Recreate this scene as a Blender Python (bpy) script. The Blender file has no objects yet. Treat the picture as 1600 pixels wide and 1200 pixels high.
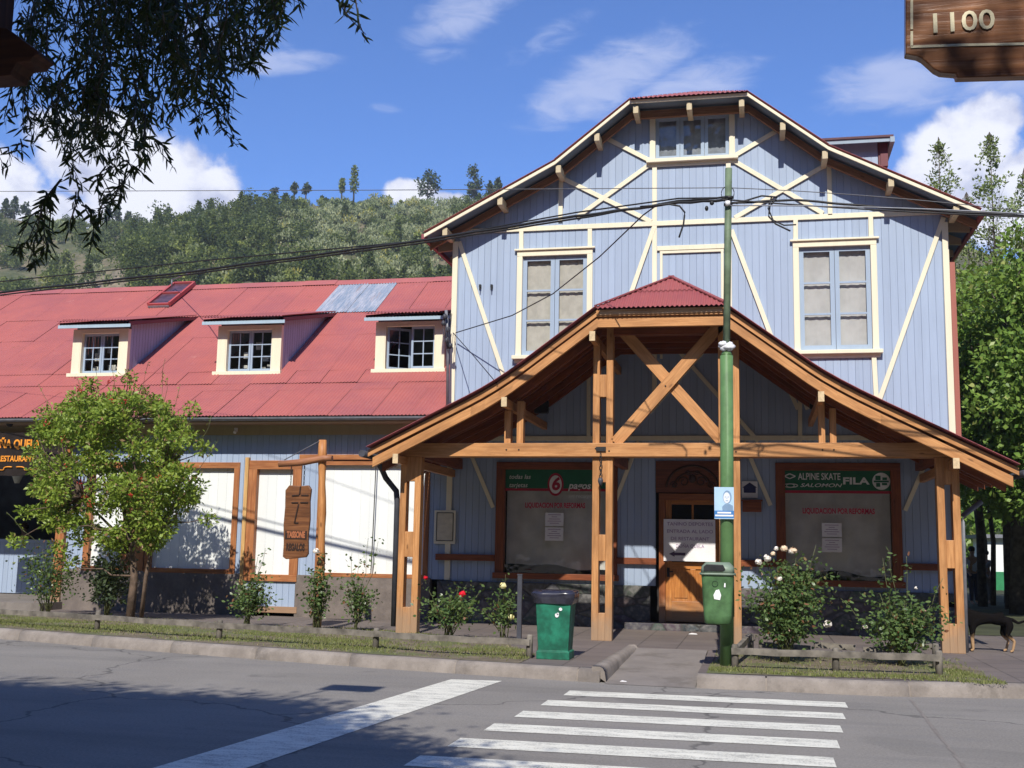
import bpy, bmesh, math, random
import numpy as np
from mathutils import Vector, Matrix
random.seed(7); rng = np.random.default_rng(11)
S = bpy.context.scene; COL = S.collection
PI = math.pi

# ---------------------------------------------------------------- camera
YAW, PITCH, ROLL, FPX = .2146, .1429, .0187, 1767.1
cam_data = bpy.data.cameras.new('camera'); cam = bpy.data.objects.new('camera', cam_data); COL.objects.link(cam)
F_ = Vector((-math.sin(YAW)*math.cos(PITCH), math.cos(YAW)*math.cos(PITCH), math.sin(PITCH)))
R0 = Vector((math.cos(YAW), math.sin(YAW), 0)); U0 = R0.cross(F_)
R_ = R0*math.cos(ROLL) + U0*math.sin(ROLL); U_ = -R0*math.sin(ROLL) + U0*math.cos(ROLL)
cam.matrix_world = Matrix(((R_.x, U_.x, -F_.x, 0), (R_.y, U_.y, -F_.y, 0), (R_.z, U_.z, -F_.z, 1.6), (0, 0, 0, 1)))
cam_data.sensor_width = 36; cam_data.lens = 36*FPX/1600; cam_data.clip_start = .05; cam_data.clip_end = 3000
S.camera = cam

def at(px, py, Y):
    """point of the real surface y = Y that the photograph's pixel shows (used for measuring the place)"""
    d = F_ + R_*((px-800)/FPX) + U_*((600-py)/FPX)
    return Vector((0, 0, 1.6)) + d*(Y/d.y)
def azel(px, py):
    d = (F_ + R_*((px-800)/FPX) + U_*((600-py)/FPX)).normalized()
    return math.atan2(d.x, d.y), math.asin(d.z)

# ---------------------------------------------------------------- light
SUN = Vector((.055, -1, .945)).normalized()          # towards the sun
sun_el = math.asin(SUN.z); sun_az = math.atan2(SUN.x, SUN.y)
sd = bpy.data.lights.new('sun', 'SUN'); sd.energy = 5.0; sd.angle = math.radians(.5); sd.color = (1, .94, .84)
so = bpy.data.objects.new('sun', sd); COL.objects.link(so); so.rotation_euler = SUN.to_track_quat('Z', 'Y').to_euler()
S.view_settings.view_transform = 'Standard'; S.view_settings.look = 'None'; S.view_settings.gamma = 1
S.view_settings.use_curve_mapping = False; S.view_settings.exposure = 0.2

world = bpy.data.worlds.new('World'); S.world = world; world.use_nodes = True
wt = world.node_tree; wt.nodes.clear()
class NT:
    """tiny node-graph writer"""
    def __init__(s, t): s.t = t
    def n(s, typ, ins=None, **kw):
        nd = s.t.nodes.new(typ)
        for k, v in kw.items(): setattr(nd, k, v)
        for k, v in (ins or {}).items():
            if isinstance(v, bpy.types.NodeSocket): s.t.links.new(v, nd.inputs[k])
            else: nd.inputs[k].default_value = v
        return nd
    def m(s, op, a, b=0., c=0., clamp=False):
        return s.n('ShaderNodeMath', {0: a, 1: b, 2: c}, operation=op, use_clamp=clamp).outputs[0]
    def mix(s, f, a, b, blend='MIX'):
        nd = s.n('ShaderNodeMix', data_type='RGBA', blend_type=blend)
        for k, v in ((0, f), (6, a), (7, b)):
            if isinstance(v, bpy.types.NodeSocket): s.t.links.new(v, nd.inputs[k])
            else: nd.inputs[k].default_value = (v if k == 0 else (*v[:3], 1))
        return nd.outputs[2]
    def ramp(s, f, a, b, lo=0., hi=1., smooth=True):
        nd = s.n('ShaderNodeMapRange', {0: f, 1: a, 2: b, 3: lo, 4: hi}, interpolation_type='SMOOTHSTEP' if smooth else 'LINEAR')
        return nd.outputs[0]
    def noise(s, vec, scale, detail=4., rough=.55, dist=0.):
        return s.n('ShaderNodeTexNoise', {'Vector': vec, 'Scale': scale, 'Detail': detail, 'Roughness': rough, 'Distortion': dist}).outputs[0]
    def mapping(s, vec, scale=(1, 1, 1), rot=(0, 0, 0), loc=(0, 0, 0)):
        return s.n('ShaderNodeMapping', {'Vector': vec, 'Scale': scale, 'Rotation': rot, 'Location': loc}).outputs[0]
W = NT(wt)
sky = W.n('ShaderNodeTexSky', sky_type='NISHITA', sun_disc=False, sun_elevation=sun_el, sun_rotation=sun_az, altitude=500, air_density=1.0, dust_density=.05, ozone_density=3.5)
skyc = W.mix(1.0, sky.outputs[0], (.70, .93, 1.36), 'MULTIPLY')
tc = W.n('ShaderNodeTexCoord').outputs['Generated']
sep = W.n('ShaderNodeSeparateXYZ', {0: tc}).outputs
az = W.m('ARCTAN2', sep[0], sep[1]); el = W.m('ARCSINE', sep[2])
ae = W.n('ShaderNodeCombineXYZ', {0: az, 1: el}).outputs[0]
def blobs(lst, vec):
    out = None
    for px, py, rx, ry, rot, amp in lst:
        a0, e0 = azel(px, py)
        v = W.n('ShaderNodeVectorMath', {0: vec, 1: (a0, e0, 0)}, operation='SUBTRACT').outputs[0]
        v = W.n('ShaderNodeVectorRotate', {'Vector': v, 'Angle': math.radians(rot)}, rotation_type='Z_AXIS').outputs[0]
        v = W.n('ShaderNodeVectorMath', {0: v, 1: (FPX/rx, FPX/ry, 0)}, operation='MULTIPLY').outputs[0]
        l = W.n('ShaderNodeVectorMath', {0: v}, operation='LENGTH').outputs[1]
        b = W.ramp(l, 1.25, .25, 0, amp)
        out = b if out is None else W.m('MAXIMUM', out, b)
    return out
cum = blobs([(230, 290, 150, 90, 0, 1), (330, 300, 60, 50, 0, 1), (150, 230, 130, 70, 0, .9), (0, 290, 70, 65, 0, 1), (-200, 250, 160, 80, 0, 1), (60, 330, 200, 40, 0, .9),
             (1500, 250, 110, 85, 0, 1), (1600, 310, 170, 90, 0, 1), (1790, 230, 190, 100, 0, 1), (1540, 190, 70, 45, 0, 1),
             (640, 300, 55, 26, 0, .95), (700, 320, 60, 25, 0, .9)], ae)
thin = blobs([(1400, 130, 150, 60, 0, .95), (1380, 120, 70, 40, 0, 1), (1560, 140, 100, 50, 0, .85), (950, 125, 190, 60, -22, 1.), (1060, 150, 170, 55, -18, .95), (730, 15, 140, 50, -25, .85), (860, 60, 120, 30, -25, .5),
              (440, 98, 120, 26, -8, .85), (690, 85, 60, 20, -5, .62), (600, 170, 40, 14, 0, .45), (340, 60, 160, 40, 0, .6)], ae)
nz = W.noise(ae, 26, 9, .58, .3); nz2 = W.noise(W.mapping(ae, (1, 1, 1), (0, 0, .35), (3, 1, 0)), 9, 6, .6)
cm = W.ramp(W.m('ADD', cum, W.m('MULTIPLY', W.m('SUBTRACT', nz, .5), 1.35)), .26, .66)
ns = W.noise(W.mapping(ae, (22, 70, 1), (0, 0, .38)), 1., 7, .62, .6)
tm = W.m('MULTIPLY', W.ramp(W.m('ADD', thin, W.m('MULTIPLY', W.m('SUBTRACT', ns, .5), 1.3)), .25, 1.15), .62)
cshade = W.ramp(W.m('ADD', W.noise(W.mapping(ae, (1, 1.2, 1), (0, 0, 0), (.01, -.012, 0)), 16, 6, .55), W.m('MULTIPLY', cum, .12)), .40, .66)
ccol = W.mix(cshade, (4.0, 4.4, 6.2), (7.3, 7.5, 8.4))
c1 = W.mix(tm, skyc, (4.8, 5.3, 7.2)); c2 = W.mix(cm, c1, ccol)
bg = W.n('ShaderNodeBackground', {'Color': c2, 'Strength': .118})
wo = wt.nodes.new('ShaderNodeOutputWorld'); wt.links.new(bg.outputs[0], wo.inputs[0])

# ---------------------------------------------------------------- materials
MATS = {}
def mat(name, fn):
    if name in MATS: return MATS[name]
    m = bpy.data.materials.new(name); m.use_nodes = True; t = m.node_tree; t.nodes.clear()
    g = NT(t); out = t.nodes.new('ShaderNodeOutputMaterial'); sh = fn(g); t.links.new(sh, out.inputs[0]); MATS[name] = m
    return m
def pbr(g, col, rough=.7, bump=None, bstr=.3, bdist=.01, metal=0., spec=.35, **kw):
    ins = {'Base Color': col if isinstance(col, bpy.types.NodeSocket) else (*col[:3], 1), 'Roughness': rough, 'Metallic': metal, 'Specular IOR Level': spec}
    ins.update(kw)
    if bump is not None:
        ins['Normal'] = g.n('ShaderNodeBump', {'Height': bump, 'Strength': bstr, 'Distance': bdist}).outputs[0]
    return g.n('ShaderNodeBsdfPrincipled', ins).outputs[0]
def geo(g): return g.n('ShaderNodeNewGeometry').outputs['Position']
def uvn(g): return g.n('ShaderNodeUVMap', uv_map='UVMap').outputs[0]
def attr(g, n='tint'): return g.n('ShaderNodeAttribute', attribute_name=n).outputs['Fac']
def m_plain(name, col, rough=.6, var=.12, sc=6., metal=0., spec=.35):
    def f(g):
        p = geo(g); n = g.noise(p, sc, 5); c = g.mix(g.ramp(n, .3, .7), [x*(1-var) for x in col], [min(1, x*(1+var)) for x in col])
        return pbr(g, c, rough, g.noise(p, sc*8, 3), .15, .005, metal, spec)
    return mat(name, f)
def m_wood(name, light, dark, rough=.5, weather=0.):
    def f(g):
        uv = uvn(g)
        gr = g.noise(g.mapping(uv, (2.2, 34, 1)), 1., 6, .6, .8); lo = g.noise(g.mapping(uv, (.9, 3.2, 1)), 1., 4, .6)
        c = g.mix(g.ramp(gr, .32, .68), dark, light); c = g.mix(g.m('MULTIPLY', g.ramp(lo, .40, .72), .62), c, [x*.55 for x in dark])
        kn = g.n('ShaderNodeTexVoronoi', {'Vector': g.mapping(uv, (1.6, 5, 1)), 'Scale': 1.}).outputs[0]
        c = g.mix(g.ramp(kn, .10, .04, 0, .7), c, [x*.35 for x in dark])
        z = g.n('ShaderNodeSeparateXYZ', {0: geo(g)}).outputs[2]
        wth = g.m('MULTIPLY', g.ramp(g.m('ADD', z, g.m('MULTIPLY', g.noise(uv, 5., 4), .6)), 1.15, .55), .75+weather)
        c = g.mix(g.m('MINIMUM', wth, .85), c, (.30, .22, .15))
        return pbr(g, c, rough, gr, .35, .004, spec=.4)
    return mat(name, f)
def m_paint(name, col, chip=.0, chipcol=(.3, .26, .2), rough=.55, streak=.14):
    def f(g):
        uv = uvn(g); p = geo(g)
        st = g.noise(g.mapping(p, (9, 9, .7)), 1., 6, .65); blot = g.noise(p, 1.3, 4)
        bt = attr(g)
        c = g.mix(g.ramp(st, .3, .75, 0, streak*2.2), col, [x*.72 for x in col])
        c = g.mix(g.ramp(blot, .35, .7, 0, streak), c, [min(1, x*1.25) for x in col])
        c = g.mix(g.m('MULTIPLY', bt, .30), c, [x*.72 for x in col])
        dr = g.noise(g.mapping(p, (16, 16, .35)), 1., 5, .7); c = g.mix(g.ramp(dr, .58, .80, 0, streak*3.2), c, [x*.55 for x in col])
        if chip: 
            ch = g.ramp(g.noise(g.mapping(p, (14, 14, 5)), 1., 7, .75), .72-chip, .76-chip)
            c = g.mix(ch, c, chipcol)
        return pbr(g, c, rough, st, .25, .004)
    return mat(name, f)
BLUE = m_paint('blue_board_paint', (.355, .44, .585), .05, (.30, .33, .40))
BLUE_SASH = m_paint('blue_sash_paint', (.33, .42, .54), .02, (.30, .33, .40))
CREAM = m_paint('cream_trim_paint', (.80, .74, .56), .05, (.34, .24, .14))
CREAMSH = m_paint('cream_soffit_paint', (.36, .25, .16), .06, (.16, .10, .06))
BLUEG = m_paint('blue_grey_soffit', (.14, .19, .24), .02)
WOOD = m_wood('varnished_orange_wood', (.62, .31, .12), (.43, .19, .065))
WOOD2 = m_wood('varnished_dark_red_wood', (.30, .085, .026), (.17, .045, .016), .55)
WOODF = m_wood('window_frame_wood', (.47, .20, .075), (.31, .105, .036), .55)
DOORW = m_wood('door_wood', (.62, .26, .07), (.42, .15, .035), .4)
GREYW = m_plain('weathered_grey_wood', (.165, .148, .125), .9, .45, 5)
SIGNW = m_wood('carved_sign_wood', (.25, .105, .04), (.12, .045, .018), .42)
DARKW = m_wood('dark_wood', (.12, .045, .02), (.06, .022, .012), .6)
def f_red(g, base=(.42, .130, .118)):
    p = geo(g); t = attr(g)
    n1 = g.noise(p, .8, 8, .7); n2 = g.noise(g.mapping(p, (7, 1.2, 1.2)), 1., 6, .7)
    c = g.mix(g.ramp(n1, .3, .7), base, [base[0]*.74, base[1]*.78, base[2]*.95])
    c = g.mix(g.m('MULTIPLY', t, .5), c, (.43, .125, .105))
    c = g.mix(g.ramp(n2, .5, .82, 0, .5), c, (.40, .15, .13))
    c = g.mix(g.ramp(g.noise(p, 3.1, 8, .75), .58, .72, 0, .7), c, (.27, .10, .075)); c = g.mix(g.ramp(g.noise(p, 1.7, 9, .8), .60, .70, 0, .4), c, (.52, .25, .22)); c = g.mix(g.ramp(g.noise(p, 24, 3), .70, .76, 0, .5), c, (.20, .07, .05))
    return pbr(g, c, .62, g.noise(p, 30, 4), .12, .003)
RED = mat('faded_red_roof', f_red)
RED2 = mat('porch_red_roof', lambda g: f_red(g, (.33, .085, .085)))
def f_galv(g):
    p = geo(g); n = g.noise(g.mapping(p, (5, 1, 1)), 1.5, 7, .7)
    c = g.mix(g.ramp(n, .35, .7), (.30, .37, .46), (.58, .58, .62)); c = g.mix(g.ramp(g.noise(g.mapping(p, (6, .8, .8)), 1., 5), .6, .72, 0, .4), c, (.42, .26, .20))
    return pbr(g, c, .45, None, metal=.35)
GALV = mat('galvanised_sheet', f_galv)
def f_road(g):
    p = geo(g); big = g.noise(p, .35, 5, .6); fine = g.noise(p, 190, 2, .7); mid = g.noise(g.mapping(p, (.5, 2.5, 1)), 1.2, 6, .65)
    c = g.mix(g.ramp(big, .3, .7), (.192, .178, .160), (.255, .238, .216))
    c = g.mix(g.ramp(mid, .45, .75, 0, .5), c, (.150, .146, .150))
    c = g.mix(g.ramp(fine, .35, .7, 0, .55), c, (.27, .26, .25)); ag = g.noise(p, 38, 5, .9); c = g.mix(g.ramp(ag, .52, .66, 0, .6), c, (.36, .34, .31)); c = g.mix(g.ramp(ag, .48, .34, 0, .6), c, (.08, .075, .07))
    c = g.mix(g.ramp(g.noise(g.mapping(p, (.10, .9, 1), (0, 0, -.1)), 1., 5, .6), .52, .68, 0, .35), c, (.13, .125, .12)); c = g.mix(g.ramp(g.noise(p, .55, 3, .4), .60, .63, 0, .22), c, (.12, .116, .11))
    v = g.n('ShaderNodeTexVoronoi', {'Vector': g.n('ShaderNodeVectorMath', {0: p, 1: g.n('ShaderNodeTexNoise', {'Vector': p, 'Scale': 1.4, 'Detail': 6}).outputs[1]}, operation='ADD').outputs[0], 'Scale': .22}, feature='DISTANCE_TO_EDGE').outputs[0]
    c = g.mix(g.ramp(v, .007, .002, 0, .55), c, (.05, .05, .05))
    st = g.ramp(g.noise(p, 1.1, 3), .66, .74, 0, .35); c = g.mix(st, c, (.09, .085, .085))
    return pbr(g, c, .95, fine, .5, .006, spec=.15)
ROAD = mat('asphalt', f_road)
def f_line(g):
    p = geo(g); n = g.noise(g.mapping(p, (1.5, 5, 1)), 1.6, 9, .8); f2 = g.noise(p, 60, 3, .7)
    c = g.mix(g.ramp(n, .3, .7), (.76, .75, .66), (.58, .57, .50)); c = g.mix(g.ramp(g.m('ADD', g.m('MULTIPLY', n, .6), g.m('MULTIPLY', f2, .5)), .54, .66, 0, .75), c, (.24, .235, .22))
    return pbr(g, c, .7, f2, .3, .004)
PAINT = mat('road_paint', f_line)
def f_pave(g):
    p = geo(g)
    b = g.n('ShaderNodeTexBrick', {'Vector': p, 'Color1': (.155, .128, .118, 1), 'Color2': (.125, .105, .099, 1), 'Mortar': (.068, .06, .056, 1), 'Scale': 1., 'Mortar Size': .012, 'Brick Width': .6, 'Row Height': .6, 'Bias': 0., 'Mortar Smooth': .3}, offset=0.)
    n = g.noise(p, 1.2, 7, .65); c = g.mix(g.ramp(n, .35, .75, 0, .55), b.outputs[0], (.20, .17, .15)); c = g.mix(g.ramp(g.noise(p, 8, 6, .7), .6, .72, 0, .4), c, (.08, .07, .065))
    return pbr(g, c, .85, g.m('ADD', g.m('MULTIPLY', b.outputs[1], -1.), g.m('MULTIPLY', g.noise(p, 60, 3), .35)), .5, .006)
PAVE = mat('paving', f_pave)
def f_conc(g, a=(.30, .265, .235), b=(.19, .165, .145)):
    p = geo(g); n = g.noise(p, 2.2, 8, .7); c = g.mix(g.ramp(n, .3, .7), a, b); f2 = g.noise(p, 45, 4, .7)
    c = g.mix(g.ramp(f2, .55, .75, 0, .5), c, [x*.6 for x in b]); c = g.mix(g.ramp(g.noise(p, 1.3, 6, .7), .52, .66, 0, .6), c, (.12, .105, .09))
    return pbr(g, c, .9, f2, .6, .008)
CONC = mat('kerb_concrete', f_conc)
CONC2 = mat('ramp_concrete', lambda g: f_conc(g, (.24, .215, .195), (.19, .17, .155)))
PLINTH = mat('rendered_plinth', lambda g: f_conc(g, (.22, .185, .165), (.13, .11, .10)))
def f_stone(g):
    p = geo(g); v = g.n('ShaderNodeTexVoronoi', {'Vector': g.mapping(p, (2.2, 2.2, 3.6)), 'Scale': 1.}, feature='DISTANCE_TO_EDGE').outputs[0]
    vc = g.n('ShaderNodeTexVoronoi', {'Vector': g.mapping(p, (2.2, 2.2, 3.6)), 'Scale': 1.}).outputs[1]
    c = g.mix(.35, (.10, .098, .10), vc, 'MULTIPLY'); c = g.mix(g.ramp(g.noise(p, 12, 6), .4, .7), c, (.17, .165, .16)); c = g.mix(g.ramp(v, .05, .01), c, (.07, .07, .07))
    return pbr(g, c, .85, g.m('ADD', g.ramp(v, 0, .09), g.m('MULTIPLY', g.noise(p, 25, 5), .4)), .8, .02)
STONE = mat('dark_stone', f_stone)
def f_soil(g):
    p = geo(g); n = g.noise(p, 3, 7, .7)
    c = g.mix(g.ramp(n, .35, .65), (.13, .105, .075), (.20, .165, .115)); c = g.mix(g.ramp(g.noise(p, 1.6, 5), .45, .6, 0, .7), c, (.10, .13, .04))
    return pbr(g, c, .95, g.noise(p, 50, 5), .8, .012)
SOIL = mat('bed_soil', f_soil)
def f_hill(g):
    p = geo(g); n = g.noise(p, .035, 7, .65); n2 = g.noise(p, .5, 7, .75)
    c = g.mix(g.ramp(n, .42, .6), (.075, .090, .034), (.20, .165, .10)); c = g.mix(g.ramp(n2, .4, .65, 0, .6), c, (.04, .055, .020)); c = g.mix(g.ramp(g.noise(p, .9, 4), .62, .75, 0, .5), c, (.22, .18, .13))
    sp_ = g.n('ShaderNodeSeparateXYZ', {0: p}).outputs; mk = g.m('MULTIPLY', g.ramp(g.m('ADD', sp_[2], g.m('MULTIPLY', n2, 14.)), 66, 52), g.ramp(sp_[0], -95, -112)); c = g.mix(mk, c, g.mix(g.ramp(n2, .35, .65), (.33, .265, .19), (.17, .14, .10)))
    return pbr(g, c, .95, n2, .9, .6)
HILL = mat('dry_hillside', f_hill)
PARK = m_plain('park_ground', (.05, .055, .028), .95, .4, .8)
def m_leaf(name, a, b, c3=None, rough=.5, trans=.25):
    def f(g):
        t = attr(g); c = g.mix(t, a, b)
        if c3: c = g.mix(g.ramp(t, .93, .97), c, c3)
        p = pbr(g, c, rough, None, spec=.3)
        tr = g.n('ShaderNodeBsdfTranslucent', {'Color': g.mix(.5, c, (.3, .42, .05))}).outputs[0]
        return g.n('ShaderNodeMixShader', {0: trans, 1: p, 2: tr}).outputs[0]
    return mat(name, f)
L_ROWAN = m_leaf('rowan_leaf', (.30, .38, .055), (.16, .26, .04), (.34, .20, .11), .45, .3)
L_ROSE = m_leaf('rose_leaf', (.050, .098, .032), (.15, .215, .07), (.22, .10, .055), .33, .2)
L_DROSE = m_leaf('dark_shrub_leaf', (.035, .055, .030), (.065, .09, .04), None, .4, .15)
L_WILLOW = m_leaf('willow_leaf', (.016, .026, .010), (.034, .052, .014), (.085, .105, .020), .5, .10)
L_BROAD = m_leaf('broad_leaf', (.11, .21, .04), (.25, .37, .075), (.36, .40, .12), .4, .28)
L_POP = m_leaf('poplar_leaf', (.17, .23, .075), (.27, .33, .14), (.32, .37, .22), .45, .28)
L_HILL = m_leaf('hillside_leaf', (.050, .075, .026), (.30, .34, .085), None, .8, .3)
L_CON = m_leaf('conifer_leaf', (.030, .050, .022), (.075, .10, .038), None, .6, .08)
L_HILLW = m_leaf('hill_brush_leaf', (.14, .18, .06), (.42, .44, .26), (.40, .36, .08), .8, .3)
GRASS = m_leaf('grass_blade', (.13, .16, .045), (.26, .27, .10), (.32, .27, .15), .6, .2)
BARK = m_plain('bark', (.13, .09, .065), .9, .35, 9)
BARKG = m_plain('grey_bark', (.10, .085, .07), .9, .35, 9)
STEM = m_plain('green_stem', (.10, .11, .045), .7, .3, 9)
BERRY = m_plain('berry', (.42, .035, .02), .4, .2, 20)
PET_W = m_plain('white_petal', (.86, .80, .72), .6, .06, 30)
PET_P = m_plain('peach_petal', (.80, .62, .44), .6, .06, 30)
PET_R = m_plain('red_petal', (.72, .01, .03), .5, .15, 30)
PET_Y = m_plain('yellow_petal', (.85, .80, .42), .6, .06, 30)
BIN_G = m_plain('dark_green_bin_paint', (.014, .15, .09), .55, .38, 7)
BIN_P = m_plain('green_plastic', (.075, .16, .065), .5, .3, 7)
BIN_L = m_plain('grey_green_plastic', (.19, .25, .19), .45, .12, 5)
POLE_G = m_plain('green_pole_paint', (.10, .20, .075), .5, .22, 3.5)
POLE_T = m_plain('aged_green_pole_paint', (.13, .18, .11), .6, .25, 6)
BAG = m_plain('black_bag', (.025, .025, .04), .25, .3, 9, spec=.7)
BLACK = m_plain('black_metal', (.02, .02, .022), .5, .2, 9)
DGREY = m_plain('dark_grey_metal', (.055, .058, .072), .5, .15, 7)
LGREY = m_plain('grey_zinc', (.22, .23, .26), .5, .15, 7, metal=.3)
CABLE = m_plain('black_cable', (.018, .018, .02), .5, .1, 9)
WIRE = m_plain('grey_wire', (.12, .12, .13), .5, .1, 9)
WHITEB = m_paint('white_board', (.82, .85, .84), .0, streak=.05)
CLOTH = m_plain('grey_cloth', (.78, .73, .66), .9, .12, 3)
CURT = m_plain('beige_curtain', (.62, .56, .48), .9, .10, 6)
PAPER_C = m_plain('grey_paper_blind', (.64, .60, .57), .9, .10, 3)
WHITE = m_plain('white_paper', (.80, .80, .82), .7, .04, 3)
WPANEL = m_plain('white_cardboard', (.84, .83, .85), .7, .05, 3)
INK = m_plain('dark_ink', (.10, .07, .13), .8, .1)
INKV = m_plain('violet_ink', (.36, .24, .40), .8, .1)
REDINK = m_plain('red_lettering', (.55, .01, .06), .6, .1)
GRNBAN = m_plain('green_banner', (.015, .125, .058), .5, .1)
REDBAN = m_plain('red_banner_edge', (.38, .015, .04), .5, .1)
WLET = m_plain('white_lettering', (.72, .72, .68), .6, .06)
ORLET = m_plain('orange_lettering', (.80, .30, .035), .5, .15, 9)
SIGNBK = m_plain('black_sign_board', (.02, .014, .012), .5, .2)
GOLD = m_plain('pale_carving_paint', (.66, .60, .42), .6, .2, 12)
SOOT = m_plain('burnt_carving', (.03, .015, .01), .8, .2)
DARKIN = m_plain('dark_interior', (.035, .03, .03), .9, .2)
SKINM = m_plain('skin', (.45, .26, .18), .6, .05)
POSTB = m_plain('poster_pale_blue', (.42, .60, .78), .5, .05)
POSTD = m_plain('poster_blue', (.05, .20, .48), .5, .05)
POSTG = m_plain('poster_grey_blue', (.20, .31, .46), .5, .08, 20)
FACEC = m_plain('poster_face', (.70, .74, .80), .5, .05, 30)
def f_glass(g):
    ge = g.n('ShaderNodeNewGeometry'); dt = g.m('ABSOLUTE', g.n('ShaderNodeVectorMath', {0: ge.outputs['Normal'], 1: ge.outputs['Incoming']}, operation='DOT_PRODUCT').outputs[1])
    fr = g.m('ADD', g.m('MULTIPLY', g.m('POWER', g.m('SUBTRACT', 1., dt, clamp=True), 5.), .9), .045)
    gl = g.n('ShaderNodeBsdfGlossy', {'Color': (1, 1, 1, 1), 'Roughness': .03, 'Normal': g.n('ShaderNodeBump', {'Height': g.noise(geo(g), 2.5, 2), 'Strength': .2, 'Distance': .02}).outputs[0]}).outputs[0]
    tr = g.n('ShaderNodeBsdfTransparent', {'Color': (.82, .85, .86, 1)}).outputs[0]
    return g.n('ShaderNodeMixShader', {0: g.m('MULTIPLY', fr, 1.3, clamp=True), 1: tr, 2: gl}).outputs[0]
GLASS = mat('window_glass', f_glass)

# ---------------------------------------------------------------- object helpers
ORG = {}
def tagp(o, label=None, cat=None, group=None, kind=None):
    for k, v in (('label', label), ('category', cat), ('group', group), ('kind', kind)):
        if v: o[k] = v
    return o
def thing(name, label, cat, loc=(0, 0, 0), group=None):
    o = bpy.data.objects.new(name, None); COL.objects.link(o); o.location = loc; o.empty_display_size = .2
    ORG[o] = Vector(loc); return tagp(o, label, cat, group)
def link_mesh(name, me, m, parent=None, origin=None):
    o = bpy.data.objects.new(name, me); COL.objects.link(o)
    if m is not None: me.materials.append(m)
    org = ORG[parent] if parent is not None else Vector(origin or (0, 0, 0))
    if org.length > 0: me.transform(Matrix.Translation(-org))
    if parent is not None: o.parent = parent
    else: o.location = org
    ORG[o] = org
    return o
class MB:
    def __init__(s): s.v = []; s.f = []; s.uv = []; s.t = []; s.sm = []
    def face(s, pts, uv=None, t=0., smooth=False, u=None):
        i = len(s.v); pts = [Vector(p) for p in pts]; s.v += pts; s.f.append(tuple(range(i, i+len(pts))))
        if uv is None:
            e = (pts[1]-pts[0]); 
            a = Vector(u).normalized() if u is not None else (e.normalized() if e.length else Vector((1, 0, 0)))
            n = (pts[1]-pts[0]).cross(pts[-1]-pts[0]); n = n.normalized() if n.length > 1e-12 else Vector((0, 0, 1))
            b = n.cross(a); off = s.off if hasattr(s, 'off') else (0, 0)
            uv = [(p.dot(a)+off[0], p.dot(b)+off[1]) for p in pts]
        s.uv.append(uv); s.t.append(t); s.sm.append(smooth)
    def hexa(s, c, t=0., u=None):
        """c: 8 corners, bottom ring 0-3 then top ring 4-7"""
        for q in ((0, 3, 2, 1), (4, 5, 6, 7), (0, 1, 5, 4), (1, 2, 6, 5), (2, 3, 7, 6), (3, 0, 4, 7)):
            s.face([c[i] for i in q], t=t, u=u)
    def box(s, x0, x1, y0, y1, z0, z1, t=0., u=None):
        d = (x1-x0, y1-y0, z1-z0)
        if u is None: u = [(1, 0, 0), (0, 1, 0), (0, 0, 1)][d.index(max(d))]
        s.off = (random.random()*20, random.random()*20)
        c = [(x0, y0, z0), (x1, y0, z0), (x1, y1, z0), (x0, y1, z0), (x0, y0, z1), (x1, y0, z1), (x1, y1, z1), (x0, y1, z1)]
        cc = c
        # faces along u axis keep u; end faces fall back
        for q in ((0, 3, 2, 1), (4, 5, 6, 7), (0, 1, 5, 4), (1, 2, 6, 5), (2, 3, 7, 6), (3, 0, 4, 7)):
            p = [Vector(cc[i]) for i in q]; n = (p[1]-p[0]).cross(p[2]-p[0]).normalized()
            s.face(p, t=t, u=(u if abs(n.dot(Vector(u))) < .7 else None))
        return s
    def beam(s, p0, p1, w, h, up=(0, 0, 1), t=0., cut=None):
        """bar from p0 to p1; w across (perpendicular to up), h along up"""
        s.off = (random.random()*20, random.random()*20)
        p0, p1 = Vector(p0), Vector(p1); a = (p1-p0).normalized(); sd_ = a.cross(Vector(up))
        if sd_.length < 1e-4: sd_ = a.cross(Vector((0, 1, 0)))
        sd_.normalize(); n = sd_.cross(a).normalized()
        ring = lambda p: [p - sd_*w/2 - n*h/2, p + sd_*w/2 - n*h/2, p + sd_*w/2 + n*h/2, p - sd_*w/2 + n*h/2]
        A, B = ring(p0), ring(p1)
        for i in range(4):
            j = (i+1) % 4; s.face([A[i], A[j], B[j], B[i]][::-1], t=t, u=a)
        s.face(A, t=t); s.face(B[::-1], t=t)
        return s
    def tube(s, pts, r, seg=8, t=0., cap=True):
        pts = [Vector(p) for p in pts]; n = len(pts); rs = r if hasattr(r, '__len__') else [r]*n
        rings = []; ref = Vector((0, 0, 1)); L = 0
        for i, p in enumerate(pts):
            a = (pts[min(i+1, n-1)]-pts[max(i-1, 0)]).normalized(); x = a.cross(ref)
            if x.length < .1: x = a.cross(Vector((1, 0, 0)))
            x.normalize(); y = a.cross(x); 
            rings.append([p + (x*math.cos(2*PI*k/seg)+y*math.sin(2*PI*k/seg))*rs[i] for k in range(seg)])
        for i in range(n-1):
            l2 = L + (pts[i+1]-pts[i]).length
            for k in range(seg):
                j = (k+1) % seg
                s.face([rings[i][k], rings[i+1][k], rings[i+1][j], rings[i][j]], [(L, k/seg*.3), (l2, k/seg*.3), (l2, (k+1)/seg*.3), (L, (k+1)/seg*.3)], t, True)
            L = l2
        if cap: s.face(rings[0]); s.face(rings[-1][::-1])
        return s
    def prism(s, poly, y0, y1, t=0.):
        """poly: list of (x,z), extruded from y0 to y1"""
        a = [(x, y0, z) for x, z in poly]; b = [(x, y1, z) for x, z in poly]; n = len(poly)
        s.face(a, t=t, u=(1, 0, 0)); s.face(b[::-1], t=t, u=(1, 0, 0))
        for i in range(n):
            j = (i+1) % n; s.face([a[j], a[i], b[i], b[j]], t=t)
        return s
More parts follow.
